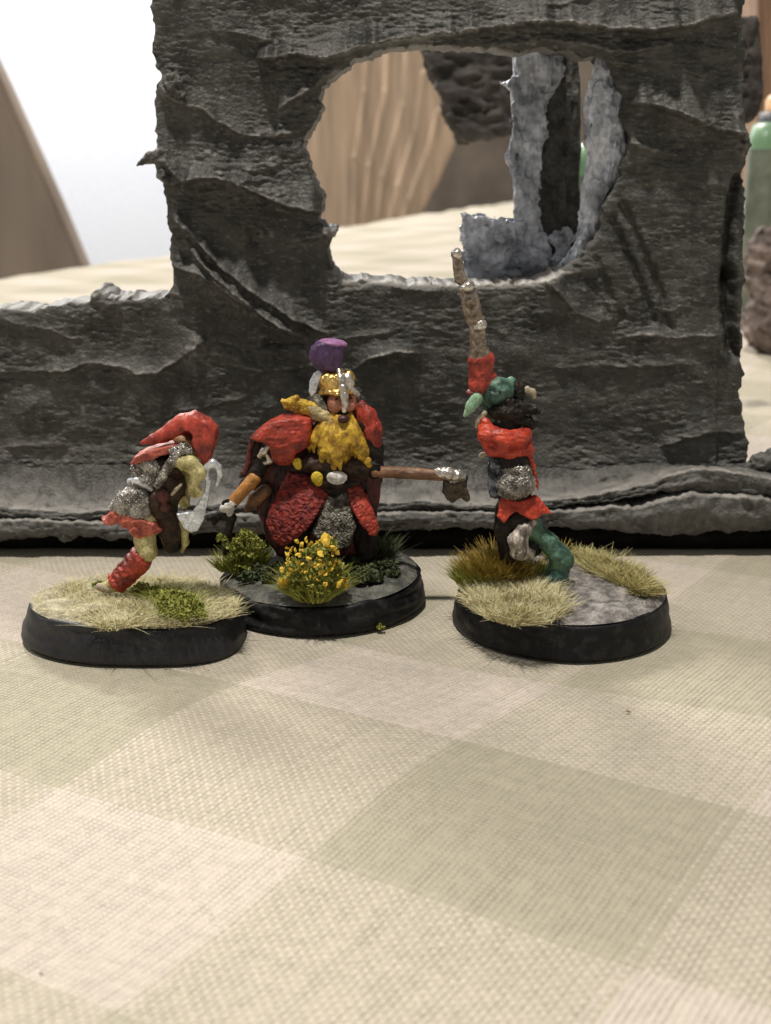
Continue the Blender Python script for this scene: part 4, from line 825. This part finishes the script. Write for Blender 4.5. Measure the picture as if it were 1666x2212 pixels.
s = Sculpt(YC2, k=4, rough=2, rscale=12); s.chain([(1040,828,0,28),(1040,806,0,25),(1040,786,0,26),(1040,780,0,28)]).chain([(1060,810,4,12),(1072,822,4,7)]); s.build('sleeve', M['red'], R_, h=1.6)
s = Sculpt(YC2, k=3, rough=1); s.ell((1030,848,2), 24, 20, 9); s.build('sleeve_opening', M['maroon'], R_, h=1.5)
s = Sculpt(YC2, k=5, rough=3.2, rscale=5); s.chain([(1074,996,14,18),(1070,1030,16,17),(1072,1062,16,15)]); s.ring = 1.9; s.build('mail_side', M['mail_bl'], R_, h=1.4)
s = Sculpt(YC2, k=5, rough=3.2, rscale=4.5); s.ell((1114,1044,28), 42, 28, 34).ell((1116,1014,24), 34, 26, 20).ell((1100,1060,28), 24, 24, 16); s.ring = 1.9; s.build('mail_coat', M['mail'], R_, h=1.4)
s = Sculpt(YC2, k=6, rough=3); s.chain([(1084,900,0,30),(1092,940,0,38),(1110,1000,6,38),(1112,1060,2,36),(1114,1096,4,32)]); s.build('tunic', M['dark'], R_, h=1.7)
s = Sculpt(YC2, k=3, rough=2.5, rscale=12)
s.poly([(1082,1072),(1120,1080),(1158,1070),(1172,1084),(1192,1108),(1170,1108),(1153,1118),(1130,1110),(1114,1100),(1100,1110),(1088,1126),(1074,1114)], 26, 10, 12, 4, slope=(0, .3)).ell((1118,1084,10), 38, 26, 14); s.build('red_skirt', M['red_hot'], R_, h=1.5)
s = Sculpt(YC2, k=4, rough=2); s.ell((1150,1180,14), 22, 20, 26).ell((1116,1122,22), 32, 22, 22).chain([(1098,1100,6,28),(1092,1140,10,25),(1100,1200,10,21)]); s.build('breeches', M['dark'], R_, h=1.6)
s = Sculpt(YC2, k=5, rough=3.5, rscale=8, streak=(1.3, 1, .5)); s.chain([(1150,1130,34,9),(1132,1146,40,17),(1118,1166,42,20),(1122,1190,40,20),(1142,1196,30,15)]); s.build('fur_boot', M['fur'], R_, h=1.5)
s = Sculpt(YC2, k=3, rough=2, rscale=12)
s.chain([(986,550,10,10),(990,575,10,11),(995,602,10,13)]).chain([(1009,622,10,15),(1016,650,10,19),(1024,684,8,20)]).chain([(1030,706,8,16),(1034,742,6,18),(1038,772,2,24)]).cap((1024,688,10), 6, (1043,686,8), 3).cap((1000,640,10), 6, (990,636,8), 3).cap((995,600,10), 10, (1010,622,10), 11).cap((1024,684,8), 14, (1031,708,8), 14)
s.build('horn', M['horn'], R_, h=1.5)
for x, y, a, rx in [(986, 548, .25, 12), (1007, 619, .3, 19), (1036, 702, .3, 17)]:
    s = Sculpt(YC2, k=3, rough=1.5, rscale=7); s.ell((x, y, 10), rx*.95, 21, 12, a).ell((x+4, y+1, 22), rx*.7, 10, 11, a); s.build('horn_band', M['silver_w'], R_, h=1.3)
s = Sculpt(YC2, k=4, rough=2.5); s.chain([(1208,1226,16,24),(1202,1250,16,25),(1176,1262,22,15)]); s.build('teal_shoe', M['teal'], R_, h=1.6)  # lower shin and shoe in dark teal paint
bpy.data.objects['teal_shoe'].name = 'shoe'

def lint(x, y, r, m, label):
    p = ground(x, y, -.02); rr = random.Random(int(x)); V = []
    me = bpy.data.meshes.new('lint'); n = 7
    for k in range(n): a = 2*math.pi*k/n; q = r*rr.uniform(.5, 1.2); V.append((q*math.cos(a)*1.6, q*math.sin(a), rr.uniform(0, .4)*r))
    V += [(0, 0, r*1.1), (0, 0, -r*.3)]; me.from_pydata(V, [], [(k, (k+1) % n, n) for k in range(n)]+[((k+1) % n, k, n+1) for k in range(n)])
    o = link('lint_speck', me, m); o.location = tuple(p); o.rotation_euler = (0, 0, rr.random()*6); tag(o, label, 'lint')
lint(1357, 1538, .018, M['brownp'], 'tiny brown lint speck on the cloth at right, below the stony base')
lint(88, 2103, .010, M['brownp'], 'tiny reddish speck on the pale cloth square near the lower left corner')
